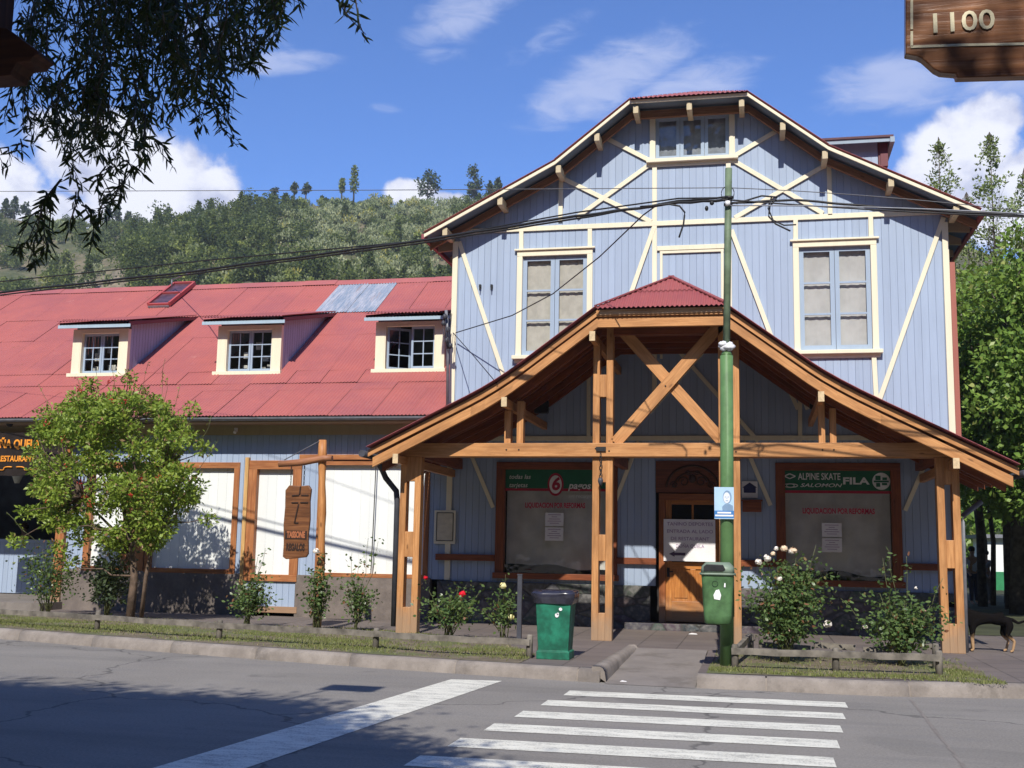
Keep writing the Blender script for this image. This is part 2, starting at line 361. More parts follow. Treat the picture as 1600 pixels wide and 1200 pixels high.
    def ball(s, c, r, seg=10, rings=7, sq=(1, 1, 1), jit=0., t=0.):
        c = Vector(c); P_ = []
        for i in range(rings+1):
            th = PI*i/rings
            P_.append([c + Vector((math.sin(th)*math.cos(2*PI*k/seg)*sq[0], math.sin(th)*math.sin(2*PI*k/seg)*sq[1], math.cos(th)*sq[2]))*r*(1+random.uniform(-jit, jit)) for k in range(seg)])
        for i in range(rings):
            for k in range(seg):
                j = (k+1) % seg; s.face([P_[i][k], P_[i+1][k], P_[i+1][j], P_[i][j]], t=t, smooth=True)
        return s
    def build(s, name, m, parent=None, label=None, bevel=0., merge=True, **tg):
        me = bpy.data.meshes.new(name); me.from_pydata([tuple(v) for v in s.v], [], s.f)
        uvl = me.uv_layers.new(name='UVMap'); fl = [c for f in s.uv for p in f for c in p]; uvl.data.foreach_set('uv', fl)
        at_ = me.attributes.new('tint', 'FLOAT', 'FACE'); at_.data.foreach_set('value', s.t)
        me.polygons.foreach_set('use_smooth', s.sm)
        if merge and (any(s.sm) or bevel):
            bm = bmesh.new(); bm.from_mesh(me); bmesh.ops.remove_doubles(bm, verts=bm.verts, dist=1e-4); bm.to_mesh(me); bm.free()
        me.update()
        o = link_mesh(name, me, m, parent)
        if bevel:
            md = o.modifiers.new('bevel', 'BEVEL'); md.width = bevel; md.segments = 2; md.limit_method = 'ANGLE'; md.angle_limit = math.radians(40); md.harden_normals = False
        if label: o['label'] = label
        return tagp(o, **tg) if tg else o
def np_mesh(name, V, quads_per, nleaf, tint, m, parent=None, nv=4, faces=None, org=None):
    """V: (nleaf*nv,3); faces: list of local index tuples (all same length)"""
    faces = faces or [tuple(range(nv))]; k = len(faces[0]); nf = len(faces)
    idx = (np.arange(nleaf)[:, None, None]*nv + np.array(faces)[None]).reshape(-1)
    me = bpy.data.meshes.new(name); me.vertices.add(len(V)); me.vertices.foreach_set('co', np.ascontiguousarray(V, dtype=np.float32).ravel())
    N = nleaf*nf; me.loops.add(N*k); me.loops.foreach_set('vertex_index', idx.astype(np.int32))
    me.polygons.add(N); me.polygons.foreach_set('loop_start', (np.arange(N)*k).astype(np.int32)); me.polygons.foreach_set('loop_total', np.full(N, k, np.int32))
    a = me.attributes.new('tint', 'FLOAT', 'FACE'); a.data.foreach_set('value', np.repeat(tint, nf).astype(np.float32))
    me.update(calc_edges=True); me.validate()
    return link_mesh(name, me, m, parent, org)
def unit(a): return a/np.maximum(np.linalg.norm(a, axis=-1, keepdims=True), 1e-9)
def leaves(name, C_, dirs, L, Wd, m, parent=None, shape='rhomb', tint=None, droop=0., up=.3):
    n = len(C_); d = unit(dirs); r = unit(rng.normal(size=(n, 3)) + np.array([0, -.3, up])); s_ = unit(np.cross(d, r)); nn = np.cross(s_, d)
    L = np.broadcast_to(L, n)[:, None]; Wd = np.broadcast_to(Wd, n)[:, None]
    if shape == 'rhomb':
        V = np.stack([C_, C_ + d*L*.5 + s_*Wd*.5 + nn*L*.04, C_ + d*L - nn*L*.06, C_ + d*L*.5 - s_*Wd*.5 + nn*L*.04], 1); nv, fc = 4, None
    else:
        V = np.stack([C_, C_ + d*L*.33 + s_*Wd*.46, C_ + d*L*.68 + s_*Wd*.36 - nn*L*.03, C_ + d*L - nn*L*.1, C_ + d*L*.68 - s_*Wd*.36 - nn*L*.03, C_ + d*L*.33 - s_*Wd*.46], 1)
        nv, fc = 6, [(0, 1, 2, 5), (2, 3, 4, 5)]
    if tint is None: tint = rng.random(n)
    return np_mesh(name, V.reshape(-1, 3), 1, n, tint, m, parent, nv, fc)

def text(s_, x, z, y, h, m, parent, name='lettering', align='CENTER', shear=0., width=None, bold=0., depth=.004, facing=None):
    """raised lettering on a surface facing the street; h = capital height, (x, z) = centre (or left end) of the line"""
    cu = bpy.data.curves.new(name, 'FONT'); cu.body = s_; cu.size = h/.70; cu.align_x = align; cu.align_y = 'CENTER'; cu.extrude = depth/2; cu.shear = shear; cu.offset = bold; cu.resolution_u = 3
    o = bpy.data.objects.new('tmp_text', cu); COL.objects.link(o)
    dg = bpy.context.evaluated_depsgraph_get(); dg.update(); me = bpy.data.meshes.new_from_object(o.evaluated_get(dg)); bpy.data.objects.remove(o)
    xs = [v.co.x for v in me.vertices]; w0 = max(xs)-min(xs); sx = (width/w0) if width else 1.
    M = Matrix(((sx, 0, 0, x), (0, 0, -1, y), (0, 1, 0, z), (0, 0, 0, 1)))
    me.transform(M); me.name = name; me.materials.clear()
    return link_mesh(name, me, m, parent)

# ================================================================= THE GROUND
KERB = [(-60, 30), (-40, 24.2), (-30, 21.4), (-22, 19.2), (-16, 17.45), (-11.9, 16.3), (-9.3, 15.55), (-6.8, 14.9), (-4.8, 14.42), (-3, 14.08), (-1.88, 13.92), (-.72, 13.82), (1.4, 13.82), (3.0, 14.2), (4.6, 15.0), (6.2, 16.4), (7.4, 18.6), (8.0, 22), (8.2, 60)]
mb = MB(); mb.face([(-900, -200, 0), (900, -200, 0), (900, 1200, 0), (-900, 1200, 0)]); mb.build('road', ROAD, kind='structure')
# pavement slab
mb = MB()
cx = [k for k in KERB]
for a, b in zip(cx[:-1], cx[1:]):
    ya, yb = a[1]+.14, b[1]+.14
    if abs(a[0]-(-1.88)) < .01:   # the ramp is cut out of the slab as far back as y = 17.2
        ya = yb = 17.2
    if a[0] > 6.9: continue
    mb.face([(a[0], ya, .15), (b[0], yb, .15), (b[0], 64, .15), (a[0], 64, .15)], u=(1, 0, 0))
mb.build('pavement', PAVE, kind='structure')
mb = MB(); mb.face([(-1.81, 13.80, .004), (-.74, 13.74, .004), (-.74, 17.2, .151), (-1.81, 17.2, .151)]); mb.face([(-1.95, 17.19, .149), (-.72, 17.19, .149), (-.72, 17.2, -.05), (-1.95, 17.2, -.05)])
mb.build('ramp', CONC2, kind='structure')
# kerb stones (swept, slightly uneven)
def sweep_kerb(line, name, h=.15, w=.17, joints=True):
    mb = MB(); pts = []
    for a, b in zip(line[:-1], line[1:]):
        n = max(1, int(math.dist(a, b)/.25))
        for i in range(n): pts.append((a[0]+(b[0]-a[0])*i/n, a[1]+(b[1]-a[1])*i/n))
    pts.append(line[-1]); R = []
    for i, p in enumerate(pts):
        q = pts[min(i+1, len(pts)-1)]; o = pts[max(i-1, 0)]; d = Vector((q[0]-o[0], q[1]-o[1], 0)).normalized(); nrm = Vector((-d.y, d.x, 0))
        j = random.uniform(-.006, .006); P0 = Vector((p[0], p[1], 0))
        if i % 6 == 3 and joints:
            for e_, s_ in ((-.012, 0), (-.008, .02), (.008, .02), (.012, 0)):
                Q = P0 + d*e_; R.append([Q + nrm*(-.03+s_), Q + nrm*(-.01+s_) + Vector((0, 0, h*.72)), Q + nrm*(.015+s_) + Vector((0, 0, h-.012-s_)), Q + nrm*.05 + Vector((0, 0, h+.008-s_)), Q + nrm*w + Vector((0, 0, h+.006-s_)), Q + nrm*w + Vector((0, 0, h-.06))])
            continue
        R.append([P0 + nrm*(-.03+j), P0 + nrm*(-.01+j) + Vector((0, 0, h*.72+j)), P0 + nrm*(.015+j) + Vector((0, 0, h-.012)), P0 + nrm*.05 + Vector((0, 0, h+.008+j*.5)), P0 + nrm*w + Vector((0, 0, h+.006)), P0 + nrm*w + Vector((0, 0, h-.06))])
    for i in range(len(R)-1):
        for k in range(5): mb.face([R[i][k], R[i+1][k], R[i+1][k+1], R[i][k+1]], smooth=True)
    mb.face(R[0][::-1]); mb.face(R[-1])
    return mb
mb = sweep_kerb(KERB[:11], 'kerb'); mb2 = sweep_kerb(KERB[11:-1], 'kerb')
for o_ in (mb2, sweep_kerb([(-1.84, 13.93), (-1.76, 17.25)], 'kerb', .18, .14, False)):
    n = len(mb.v); mb.v += o_.v; mb.f += [tuple(i+n for i in f) for f in o_.f]; mb.uv += o_.uv; mb.t += o_.t; mb.sm += o_.sm
mb.build('kerb', CONC, kind='structure')
# road markings
def quad4(mb, a, b, c, d, z=.004): mb.face([(*a, z), (*b, z), (*c, z), (*d, z)])
mb = MB()
for i in range(9):
    yb = 13.0 - i*.87; xl = -2.10 - .09*i; xr = .90 - .085*i; w_ = .43
    n = 12
    for k in range(n):
        xa = xl+(xr-xl)*k/n; xb = xl+(xr-xl)*(k+1)/n; fa, fb = (0 if k == 0 else random.uniform(-.008, .008)), 0
        sl = .06
        quad4(mb, (xa, yb-w_+sl*k/n), (xb, yb-w_+sl*(k+1)/n), (xb, yb+sl*(k+1)/n), (xa, yb+sl*k/n))
mb.build('crosswalk_marking', PAINT, kind='structure')
mb = MB(); A, B, C2, D2 = (-3.64, 13.56), (-3.02, 13.62), (-3.60, 7.4), (-4.22, 7.4)
quad4(mb, (-4.45, 5.0), (-3.86, 5.0), B, A); mb.build('stop_line_marking', PAINT, kind='structure')
mb = MB()   # tarred joint across the road on the right
for k in range(30):
    y0 = 13.6-k*.4; mb.face([(1.62-.012*k+.01*math.sin(k), y0-.4, .003), (1.65-.012*k, y0-.4, .003), (1.65-.012*k, y0, .003), (1.62-.012*k, y0, .003)])
mb.build('road_joint', CONC2, kind='structure')

# planted strip on the left and bed on the right
STRIP = [(-40, 24.34, 26), (-22, 19.34, 20.6), (-16, 17.6, 20.0), (-11.9, 16.46, 19.9), (-9.3, 15.7, 18.9), (-6.8, 15.05, 18.9), (-5.0, 14.62, 18.2), (-4.2, 14.45, 17.9), (-3.0, 14.23, 15.55), (-2.95, 14.22, 15.3)]
mb = MB()
for a, b in zip(STRIP[:-1], STRIP[1:]): mb.face([(a[0], a[1]+.03, .156), (b[0], b[1]+.03, .156), (b[0], b[2], .156), (a[0], a[2], .156)])
mb.build('planting_strip', SOIL, kind='structure')
mb = MB(); mb.face([(-.62, 14.0, .156), (2.6, 14.30, .156), (2.75, 15.5, .156), (2.45, 17.3, .156), (-.3, 17.6, .156), (-.62, 15.2, .156)]); mb.build('flower_bed_soil', SOIL, kind='structure')
def blades(name, regions, n, dens):
    P_ = []
    while len(P_) < n:
        x = random.uniform(regions[0], regions[1]); y = random.uniform(regions[2], regions[3])
        if dens(x, y) > random.random(): P_.append((x, y, .155))
    P_ = np.array(P_); N = len(P_); d = unit(rng.normal(size=(N, 3))*[.55, .55, 0]+[0, 0, 1]); s_ = unit(np.cross(d, rng.normal(size=(N, 3)))); L = rng.uniform(.02, .055, N)[:, None]
    V = np.stack([P_-s_*.006, P_+s_*.006, P_+d*L], 1).reshape(-1, 3)
    t = np.clip(rng.normal(.45, .3, N), 0, 1)
    o = np_mesh(name, V, 1, N, t, GRASS, None, 3, [(0, 1, 2)]); return o
def sfun(x, y):
    lo = np.interp(x, [s[0] for s in STRIP], [s[1] for s in STRIP])+.02; hi = np.interp(x, [s[0] for s in STRIP], [s[2] for s in STRIP])
    if y < lo or y > hi: return 0
    v = .5+.5*math.sin(x*2.1+math.sin(y*3)*1.5)*math.cos(y*2.7+x*.6); edge = min(1, (y-lo)/.5)
    return max(.06, v**1.5)*edge*(1. if y < lo+1.8 else .35)
tagp(blades('grass', (-17, -2.95, 14.2, 20.5), 26000, sfun), 'patchy short grass on the strip along the low rail fence', None, None, 'stuff')
def bfun(x, y):
    if 14.15 < y < 14.66+.1*(x > 2): return .55+.45*math.sin(x*3.1)*math.sin(y*9)
    if x > 2.25 and y < 15.6 and (x-2.25)/.5+(y-14)/2 < 1.2: return .8
    return .05
tagp(blades('grass', (-.6, 2.75, 14.05, 17.3), 5500, bfun), 'short grass in front of the rose bed by the crossing', None, None, 'stuff')
mb = MB(); mb.face([(3.6, 22.5, .158), (40, 22.5, .158), (60, 90, .158), (3.6, 90, .158)]); mb.build('park_ground', PARK, kind='structure')

# ================================================================= ROOF SHEET HELPER
def corr_sheet(mb, org, ux, uy, w, l, pitch=.076, amp=.010, t=0., lift=.0, liftw=0., seg=6, rows=1, skip=None):
    """corrugated sheet: corner org, ux across the waves, uy down/up the slope"""
    org, ux, uy = Vector(org), Vector(ux).normalized(), Vector(uy).normalized(); n = ux.cross(uy).normalized()
    if n.z < 0: n = -n
    N = max(2, int(round(w/pitch*seg)))
    for r in range(rows):
        v0, v1 = l*r/rows, l*(r+1)/rows
        for i in range(N):
            a, b = w*i/N, w*(i+1)/N
            if skip and skip(org.x + (a+b)/2): continue
            h = lambda u, v: amp*math.sin(2*PI*u/pitch) + lift*(1-v/l) + liftw*(u/w) 
            q = [(a, v0), (b, v0), (b, v1), (a, v1)]
            mb.face([org + ux*u_ + uy*v_ + n*h(u_, v_) for u_, v_ in q], uv=q, t=t, smooth=True)

# ================================================================= LONG BUILDING ON THE LEFT
WY = 21.4
LB = thing('long_shop_building', 'long low blue boarded shop building with a faded red corrugated roof and three dormers', 'building', (-14, WY, .15))
EY, EZ, BY, T1, T2 = 20.8, 4.08, 22.4, .55, .67
BZ = EZ+(BY-EY)*T1; RY = 27.6; RZ = BZ+(RY-BY)*T2
XL, XR = -27.0, -5.93
def roof_z(y): return EZ+(y-EY)*T1 if y < BY else BZ+(y-BY)*T2
def boards(mb, x0, x1, zlo, zhi, y, holes=(), w=.13, side=False, gap=.007, depth=.010):
    """vertical tongue and groove boards; zlo/zhi are functions of x; holes: (x0,x1,z0,z1)"""
    n = int(round((x1-x0)/w)); w = (x1-x0)/n
    for i in range(n):
        a, b = x0+i*w, x0+(i+1)*w; t = random.random(); j = random.uniform(0, .003)
        cuts = sorted({a, b} | {h[k] for h in holes for k in (0, 1) if a < h[k] < b})
        for a2, b2 in zip(cuts[:-1], cuts[1:]):
            c = (a2+b2)/2; seg = [(None, None)]; lo = max(zlo(a2), zlo(b2)); 
            hs = sorted((h[2], h[3]) for h in holes if h[0] <= c <= h[1]); z = zlo(c); parts = []
            for h0, h1 in hs:
                if h0 > z: parts.append((z, h0))
                z = max(z, h1)
            parts.append((z, None))
            for p0, p1 in parts:
                za, zb = (zhi(a2), zhi(b2)) if p1 is None else (p1, p1)
                if max(za, zb) <= p0+.01: continue
                A_ = a2+(gap if a2 == a else 0); B_ = b2
                mb.face([(A_, y-j, p0), (B_, y-j, p0), (B_, y-j, zb), (A_, y-j, za)], t=t)
                if a2 == a:
                    mb.face([(a, y+depth, p0), (A_, y-j, p0), (A_, y-j, za), (a, y+depth, za)], t=t)
                    mb.face([(a, y+depth, p0), (a, y+depth, za), (a, y-.0, za), (a, y-.0, p0)], t=t)
    return mb
H1 = (-12.28, -10.33, .98, 3.17); H2 = (-10.06, -8.98, .86, 3.21); H3 = (-8.56, -6.30, .98, 3.22); H0 = (-13.7, -12.75, .98, 3.17); HR = (-21.4, -14.35, .15, 3.5)
mb = MB(); boards(mb, -27, -5.93, lambda x: .95, lambda x: 4.1, WY, [H0, H1, H2, H3, HR]); mb.build('wall', BLUE, LB)
for a, b in ((-14.3, -10.06), (-8.98, -6.2), (-27, -21.4)):
    mb = MB(); mb.box(a, b, WY-.05, WY+.1, .1, .97); mb.build('plinth', PLINTH, LB, bevel=.01)
mb = MB(); boards(mb, -10.05, -8.99, lambda x: .32, lambda x: .85, WY-.02); mb.build('wall_panel', BLUE, LB)
mb = MB(); mb.box(-10.12, -8.92, WY-.06, WY+.05, .22, .34); mb.build('lower_rail', WOODF, LB)
# side / back body
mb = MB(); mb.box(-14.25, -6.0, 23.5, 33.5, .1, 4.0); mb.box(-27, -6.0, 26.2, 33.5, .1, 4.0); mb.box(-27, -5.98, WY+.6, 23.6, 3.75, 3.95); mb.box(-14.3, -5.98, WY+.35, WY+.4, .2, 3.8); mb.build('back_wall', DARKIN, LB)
# windows: wood frame, white panel
def shop_window(parent, h, fw, name='window', panel=WHITEB, frame=WOODF, panel_y=.07, slats=True, glass=False, label=None, proud=.035):
    x0, x1, z0, z1 = h; mb = MB(); y0, y1 = WY-proud, WY+.14
    mb.box(x0-.03, x1+.03, y0, y1, z1-fw, z1+.03); mb.box(x0-.03, x1+.03, y0-.02, y1, z0-.03, z0+fw*.7)
    mb.box(x0-.03, x0+fw, y0-.002, y1, z0+fw*.7, z1-fw); mb.box(x1-fw, x1+.03, y0-.002, y1, z0+fw*.7, z1-fw)
    f = mb.build(name, frame, parent, bevel=.006, label=label)
    mb = MB()
    if slats: boards(mb, x0+fw, x1-fw, lambda x: z0+fw*.6, lambda x: z1-fw+.01, WY+panel_y, w=.19, gap=.004, depth=.003)
    else: mb.face([(x0+fw, WY+panel_y, z0), (x1-fw, WY+panel_y, z0), (x1-fw, WY+panel_y, z1), (x0+fw, WY+panel_y, z1)])
    mb.build('panel', panel, f)
    return f
shop_window(LB, H0, .1); shop_window(LB, H1, .09)
shop_window(LB, (H2[0], H2[1], H2[2], H2[3]), .15, proud=.05); shop_window(LB, H3, .07)
mb = MB(); mb.box(-10.17, -10.09, WY-.075, WY+.02, .75, 3.3); mb.build('door_jamb', m_wood('yellow_jamb_wood', (.66, .42, .17), (.50, .28, .10), .55), LB)
mb = MB(); mb.box(-9.0, -6.3, WY-.07, WY+.05, 3.26, 3.36); mb.build('head_board', WOODF, LB)
mb = MB(); mb.box(-14.35, -14.15, WY-.1, WY+.1, .15, 3.9); mb.build('corner_post', WOODF, LB)
mb = MB(); mb.box(-12.7, -12.33, WY-.04, WY+.05, .95, 3.2); mb.build('corner_post', WOODF, LB)
# eave: soffit, cream fascia board, gutter
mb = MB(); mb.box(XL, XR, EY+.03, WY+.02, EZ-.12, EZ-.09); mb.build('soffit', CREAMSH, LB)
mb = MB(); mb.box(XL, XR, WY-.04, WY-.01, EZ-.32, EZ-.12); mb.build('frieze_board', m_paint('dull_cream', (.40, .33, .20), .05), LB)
mb = MB()
R = .065
for k in range(6):
    a0, a1 = PI+PI*k/6, PI+PI*(k+1)/6
    for r, fl in ((R, 1), (R-.006, -1)):
        q = [(XL, EY-.03+r*math.cos(a0), EZ-.03+r*math.sin(a0)), (XR, EY-.03+r*math.cos(a0), EZ-.03+r*math.sin(a0)), (XR, EY-.03+r*math.cos(a1), EZ-.03+r*math.sin(a1)), (XL, EY-.03+r*math.cos(a1), EZ-.03+r*math.sin(a1))]
        mb.face(q if fl > 0 else q[::-1])
mb.build('gutter', LGREY, LB)
# roof sheets
mb = MB(); mg = MB()
nrm1 = Vector((0, -T1, 1)).normalized()
widths = []; x = XL
while x < XR-.1: 
    w_ = min(random.choice([.836, .76, .912]), XR-x); widths.append((x, w_)); x += w_
u1 = Vector((0, 1, T1)).normalized(); u2 = Vector((0, 1, T2)).normalized()
def clip_y(y): return (0, y, roof_z(y))
rows = [(EY-.03, BY-.35, u1), (BY-.35, BY, u1), (BY, 22.93, u2), (22.93, 24.6, u2), (24.6, 25.75, u2), (25.75, RY, u2)]
DX = [(-15.33, -13.93), (-11.72, -10.20), (-8.02, -6.47)]
indorm = lambda x: any(a+.06 < x < b-.06 for a, b in DX)
for (xx, w_) in widths:
    tt = random.random(); 
    for r, (ya, yb, uu) in enumerate(rows):
        if r in (0, 2, 5): tt = random.random()
        l = (yb-ya)*math.sqrt(1+(T1 if yb <= BY else T2)**2)
        za = roof_z(ya)
        patch = (r == 5 and -10.7 < xx+w_/2 < -9.35)
        corr_sheet(mg if patch else mb, (xx, ya, za+.005+(.004 if patch else 0)), (1, 0, 0), uu, w_, l+.02, t=tt, lift={0: .012, 2: .012, 5: .012, 3: .009}.get(r, .004) if r != 2 else .012, liftw=random.choice([0, .004, .010, .014]), skip=indorm if r in (3, 4) else None)
roof = mb.build('roof', RED, LB, merge=False); mg.build('roof_patch', GALV, LB, merge=False, label='bare galvanised roofing sheet')
mb = MB()
for x in np.arange(XL, XR, .9):
    x1 = min(x+.92, XR); j = random.uniform(-.01, .01)
    mb.face([(x, RY-.22, RZ-.22*T2+.035+j), (x1, RY-.22, RZ-.22*T2+.035+j), (x1, RY, RZ+.06+j), (x, RY, RZ+.06+j)]); mb.face([(x, RY, RZ+.06+j), (x1, RY, RZ+.06+j), (x1, RY+.25, RZ-.14), (x, RY+.25, RZ-.14)])
mb.build('ridge_cap', RED, LB)
mb = MB(); mb.face([(XL, RY, RZ), (XR, RY, RZ), (XR, 34.2, EZ), (XL, 34.2, EZ)]); mb.face([(XL, EY+.02, EZ-.06), (XR, EY+.02, EZ-.06), (XR, BY, BZ-.06), (XL, BY, BZ-.06)][::-1]); mb.build('rear_roof', RED, LB)

def casement(parent, x0, x1, z0, z1, y, cols=2, rowsn=3, leafs=2, sash=BLUE_SASH, bar=.022, fr=.05, mid=.05, glass=True, open_leaf=None):
    """sashes with glazing bars; returns the sash object with its panes under it"""
    mb = MB(); mg = MB(); L = (x1-x0)/leafs
    for i in range(leafs):
        a, b = x0+i*L, x0+(i+1)*L
        def put(bx, swing=0.):
            X0, X1, Y0, Y1, Z0, Z1 = bx
            if not swing: mb.box(*bx); return
            hx = a
            c = [(X0, Y0, Z0), (X1, Y0, Z0), (X1, Y1, Z0), (X0, Y1, Z0), (X0, Y0, Z1), (X1, Y0, Z1), (X1, Y1, Z1), (X0, Y1, Z1)]
            mb.hexa([(hx+(p[0]-hx)*math.cos(swing)-(p[1]-y)*math.sin(swing)*0, y+(p[0]-hx)*math.sin(swing)+(p[1]-y), p[2]) for p in c])
        sw = .6 if open_leaf == i else 0
        put((a+.004, a+fr, y, y+.04, z0, z1), sw); put((b-fr, b-.004, y, y+.04, z0, z1), sw); put((a+fr, b-fr, y, y+.04, z0, z0+fr*1.3), sw); put((a+fr, b-fr, y, y+.04, z1-fr, z1), sw)
        for c in range(1, cols): 
            xc = a+fr+(b-a-2*fr)*c/cols; put((xc-bar/2, xc+bar/2, y+.006, y+.03, z0+fr*1.3, z1-fr), sw)
        for r in range(1, rowsn):
            zr = z0+fr*1.3+(z1-z0-2.3*fr)*r/rowsn; put((a+fr, b-fr, y+.004, y+.032, zr-bar/2, zr+bar/2), sw)
        if glass and not sw: mg.face([(a+fr, y+.02, z0+fr), (b-fr, y+.02, z0+fr), (b-fr, y+.02, z1-fr), (a+fr, y+.02, z1-fr)])
    o = mb.build('window', sash, parent)
    if mg.f: mg.build('pane', GLASS, parent)
    return o
# dormers
def y_on(z): 
    return EY+(z-EZ)/T1 if z < BZ else BY+(z-BZ)/T2
def dormer(x0, x1, rx0, rx1, zb, k):
    yf = 22.87; zt = 6.36
    D_ = MB()   # cream casing
    D_.box(x0, x0+.2, yf, yf+.12, zb, zt); D_.box(x1-.2, x1, yf, yf+.12, zb, zt); D_.box(x0+.2, x1-.2, yf+.003, yf+.12, zt-.1, zt); D_.box(x0-.06, x1+.04, yf-.07, yf+.12, zb-.08, zb+.0)
    D_.box(x0+.2, x0+.23, yf+.003, yf+.2, zb, zt-.1); D_.box(x1-.23, x1-.2, yf+.003, yf+.2, zb, zt-.1)
    d = D_.build('dormer', CREAM, LB, bevel=.005)
    for xs in (x0+.01, x1-.01):
        side = MB()
        yy = yf+.12; n = 22; ye = 25.75
        for i in range(n):
            a = yy+(ye-yy)*i/n; b = yy+(ye-yy)*(i+1)/n; top = lambda y: 6.42+(y-22.55)*.24
            side.face([(xs, a+.006, roof_z(a)-.02), (xs, b, roof_z(b)-.02), (xs, b, max(roof_z(b)-.01, top(b)-.04)), (xs, a+.006, max(roof_z(a), top(a)-.04))], t=random.random())
            side.face([(xs, a, roof_z(a)-.02), (xs-.004, a+.006, roof_z(a)-.02), (xs-.004, a+.006, top(a)-.04), (xs, a, top(a)-.04)], t=1)
        side.build('side_wall', BLUE, d)
    r = MB(); uu = Vector((0, 1, .24)).normalized()
    corr_sheet(r, (rx0, 22.50, 6.478), (1, 0, 0), uu, rx1-rx0, 3.28, t=random.random()*.5, lift=.0, amp=.012)
    r.build('dormer_roof', RED, d, merge=False)
    s2 = MB(); s2.face([(rx0+.02, 22.58, 6.40), (rx1-.02, 22.58, 6.40), (rx1-.02, 25.7, 7.15), (rx0+.02, 25.7, 7.15)][::-1]); s2.face([(rx1-.015, 22.58, 6.37), (rx1-.015, 25.7, 7.12), (rx1-.015, 25.7, 7.2), (rx1-.015, 22.58, 6.455)], t=.5); s2.face([(rx0+.015, 22.58, 6.37), (rx0+.015, 22.58, 6.455), (rx0+.015, 25.7, 7.2), (rx0+.015, 25.7, 7.12)], t=.5)
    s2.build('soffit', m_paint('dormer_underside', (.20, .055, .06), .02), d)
    fb = MB(); fb.box(rx0-.02, rx1+.02, 22.575, 22.595, 6.33, 6.405); fb.build('fascia', m_paint('pale_blue_fascia', (.36, .48, .58), .03), d, bevel=.003)
    casement(d, x0+.23, x1-.23, zb+.01, zt-.1, yf+.1, 2, 3, 2, open_leaf=(0 if k == 2 else None), fr=.05)
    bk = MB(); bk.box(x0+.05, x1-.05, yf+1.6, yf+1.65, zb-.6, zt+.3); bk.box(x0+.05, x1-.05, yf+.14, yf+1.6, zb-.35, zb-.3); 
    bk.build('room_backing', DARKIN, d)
    if k < 2:
        for c in range(9):
            cb = MB(); xx = random.uniform(x0+.3, x1-.42); zz = zb+.04 + random.choice([0, .05, .26, .3, .5]); cb.box(xx, xx+random.uniform(.08, .2), yf+.25+c*.03, yf+.27+c*.03, zz, zz+random.uniform(.1, .25)); cb.build('stored_paper', m_plain('attic_papers', (.6, .56, .5), .8, .5, 7), d)
dormer(-15.33, -13.93, -15.52, -13.74, 5.33, 0); dormer(-11.72, -10.20, -11.95, -10.03, 5.32, 1); dormer(-8.02, -6.47, -8.17, -6.30, 5.32, 2)
# skylight
sk = MB(); u = Vector((0, 1, T2)).normalized(); n_ = Vector((0, -T2, 1)).normalized()
def rp(x, y, h): return Vector((x, y, roof_z(y))) + n_*h
sx0, sx1, sy0, sy1 = -15.5, -14.9, 26.35, 27.62
def frame_bar(mb, a, b, w=.06, h=.1): mb.beam(a, b, w, h, up=n_)
frame_bar(sk, rp(sx0, sy0, .1), rp(sx0, sy1, .1)); frame_bar(sk, rp(sx1, sy0, .1), rp(sx1, sy1, .1)); frame_bar(sk, rp(sx0, sy1, .1), rp(sx1, sy1, .1)); frame_bar(sk, rp(sx0, sy0, .08), rp(sx1, sy0, .08)); frame_bar(sk, rp(sx0, (sy0+sy1)/2, .11), rp(sx1, (sy0+sy1)/2, .11), .04, .08)
sko = sk.build('skylight', m_paint('skylight_red', (.42, .08, .08), .05), LB)
g_ = MB(); g_.face([rp(sx0, sy0, .10), rp(sx1, sy0, .10), rp(sx1, sy1, .10), rp(sx0, sy1, .10)]); g_.build('pane', m_plain('skylight_reflection_tint', (.09, .05, .07), .3, .3, spec=.4), sko)  # a reddish reflection is put into the pane colour
g_ = MB(); g_.beam(rp(sx0, sy0-.03, .05), rp(sx1, sy0-.03, .05), .03, .05, up=n_); g_.build('metal_strip', LGREY, sko)
# restaurant recess
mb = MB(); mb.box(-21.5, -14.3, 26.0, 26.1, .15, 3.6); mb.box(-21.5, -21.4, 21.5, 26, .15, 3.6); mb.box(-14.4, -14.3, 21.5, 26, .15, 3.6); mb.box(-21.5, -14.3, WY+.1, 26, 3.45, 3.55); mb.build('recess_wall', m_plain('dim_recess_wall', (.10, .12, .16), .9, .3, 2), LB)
mb = MB(); boards(mb, -20.5, -14.42, lambda x: .32, lambda x: 1.50, 23.7); mb.box(-20.5, -14.42, 23.65, 23.8, 1.48, 1.56); mb.build('counter_wall', BLUE, LB)
mb = MB(); mb.box(-21.5, -14.1, 20.6, 26, .15, .30); mb.build('entrance_step', CONC2, LB)
RS = thing('restaurant_sign', 'black board with orange lettering over the restaurant entrance at far left', 'sign', (-15.1, 21.2, 3.3))
p0 = at(20, 694, 20.9); p1 = at(24, 717, 20.9); p2 = at(22, 732, 20.9); zt_, zb_ = at(20, 676, 20.9).z, at(20, 740, 20.9).z
mb = MB(); mb.prism([(p0.x-1.5, zb_+.03), (p0.x, zb_-.05), (p0.x+1.2, zb_+.03), (p0.x+1.25, zt_-.1), (p0.x+.7, zt_), (p0.x-.9, zt_), (p0.x-1.5, zt_-.08)], 20.92, 20.97); mb.build('sign_board', SIGNBK, RS)
text('DOÑA QUELA', p0.x, p0.z, 20.91, .17, ORLET, RS, bold=.008, width=1.25); text('RESTAURANT', p1.x, p1.z, 20.91, .115, ORLET, RS, bold=.005, width=.88)
mb = MB()
for sgn in (-1, 1):
    mb.tube([(p2.x+sgn*(.05+.55*q+.06*math.sin(q*9)), 20.90, p2.z+.035*math.sin(q*7+1)) for q in np.linspace(0, 1, 18)], [.014-.008*q for q in np.linspace(0, 1, 18)], 5)
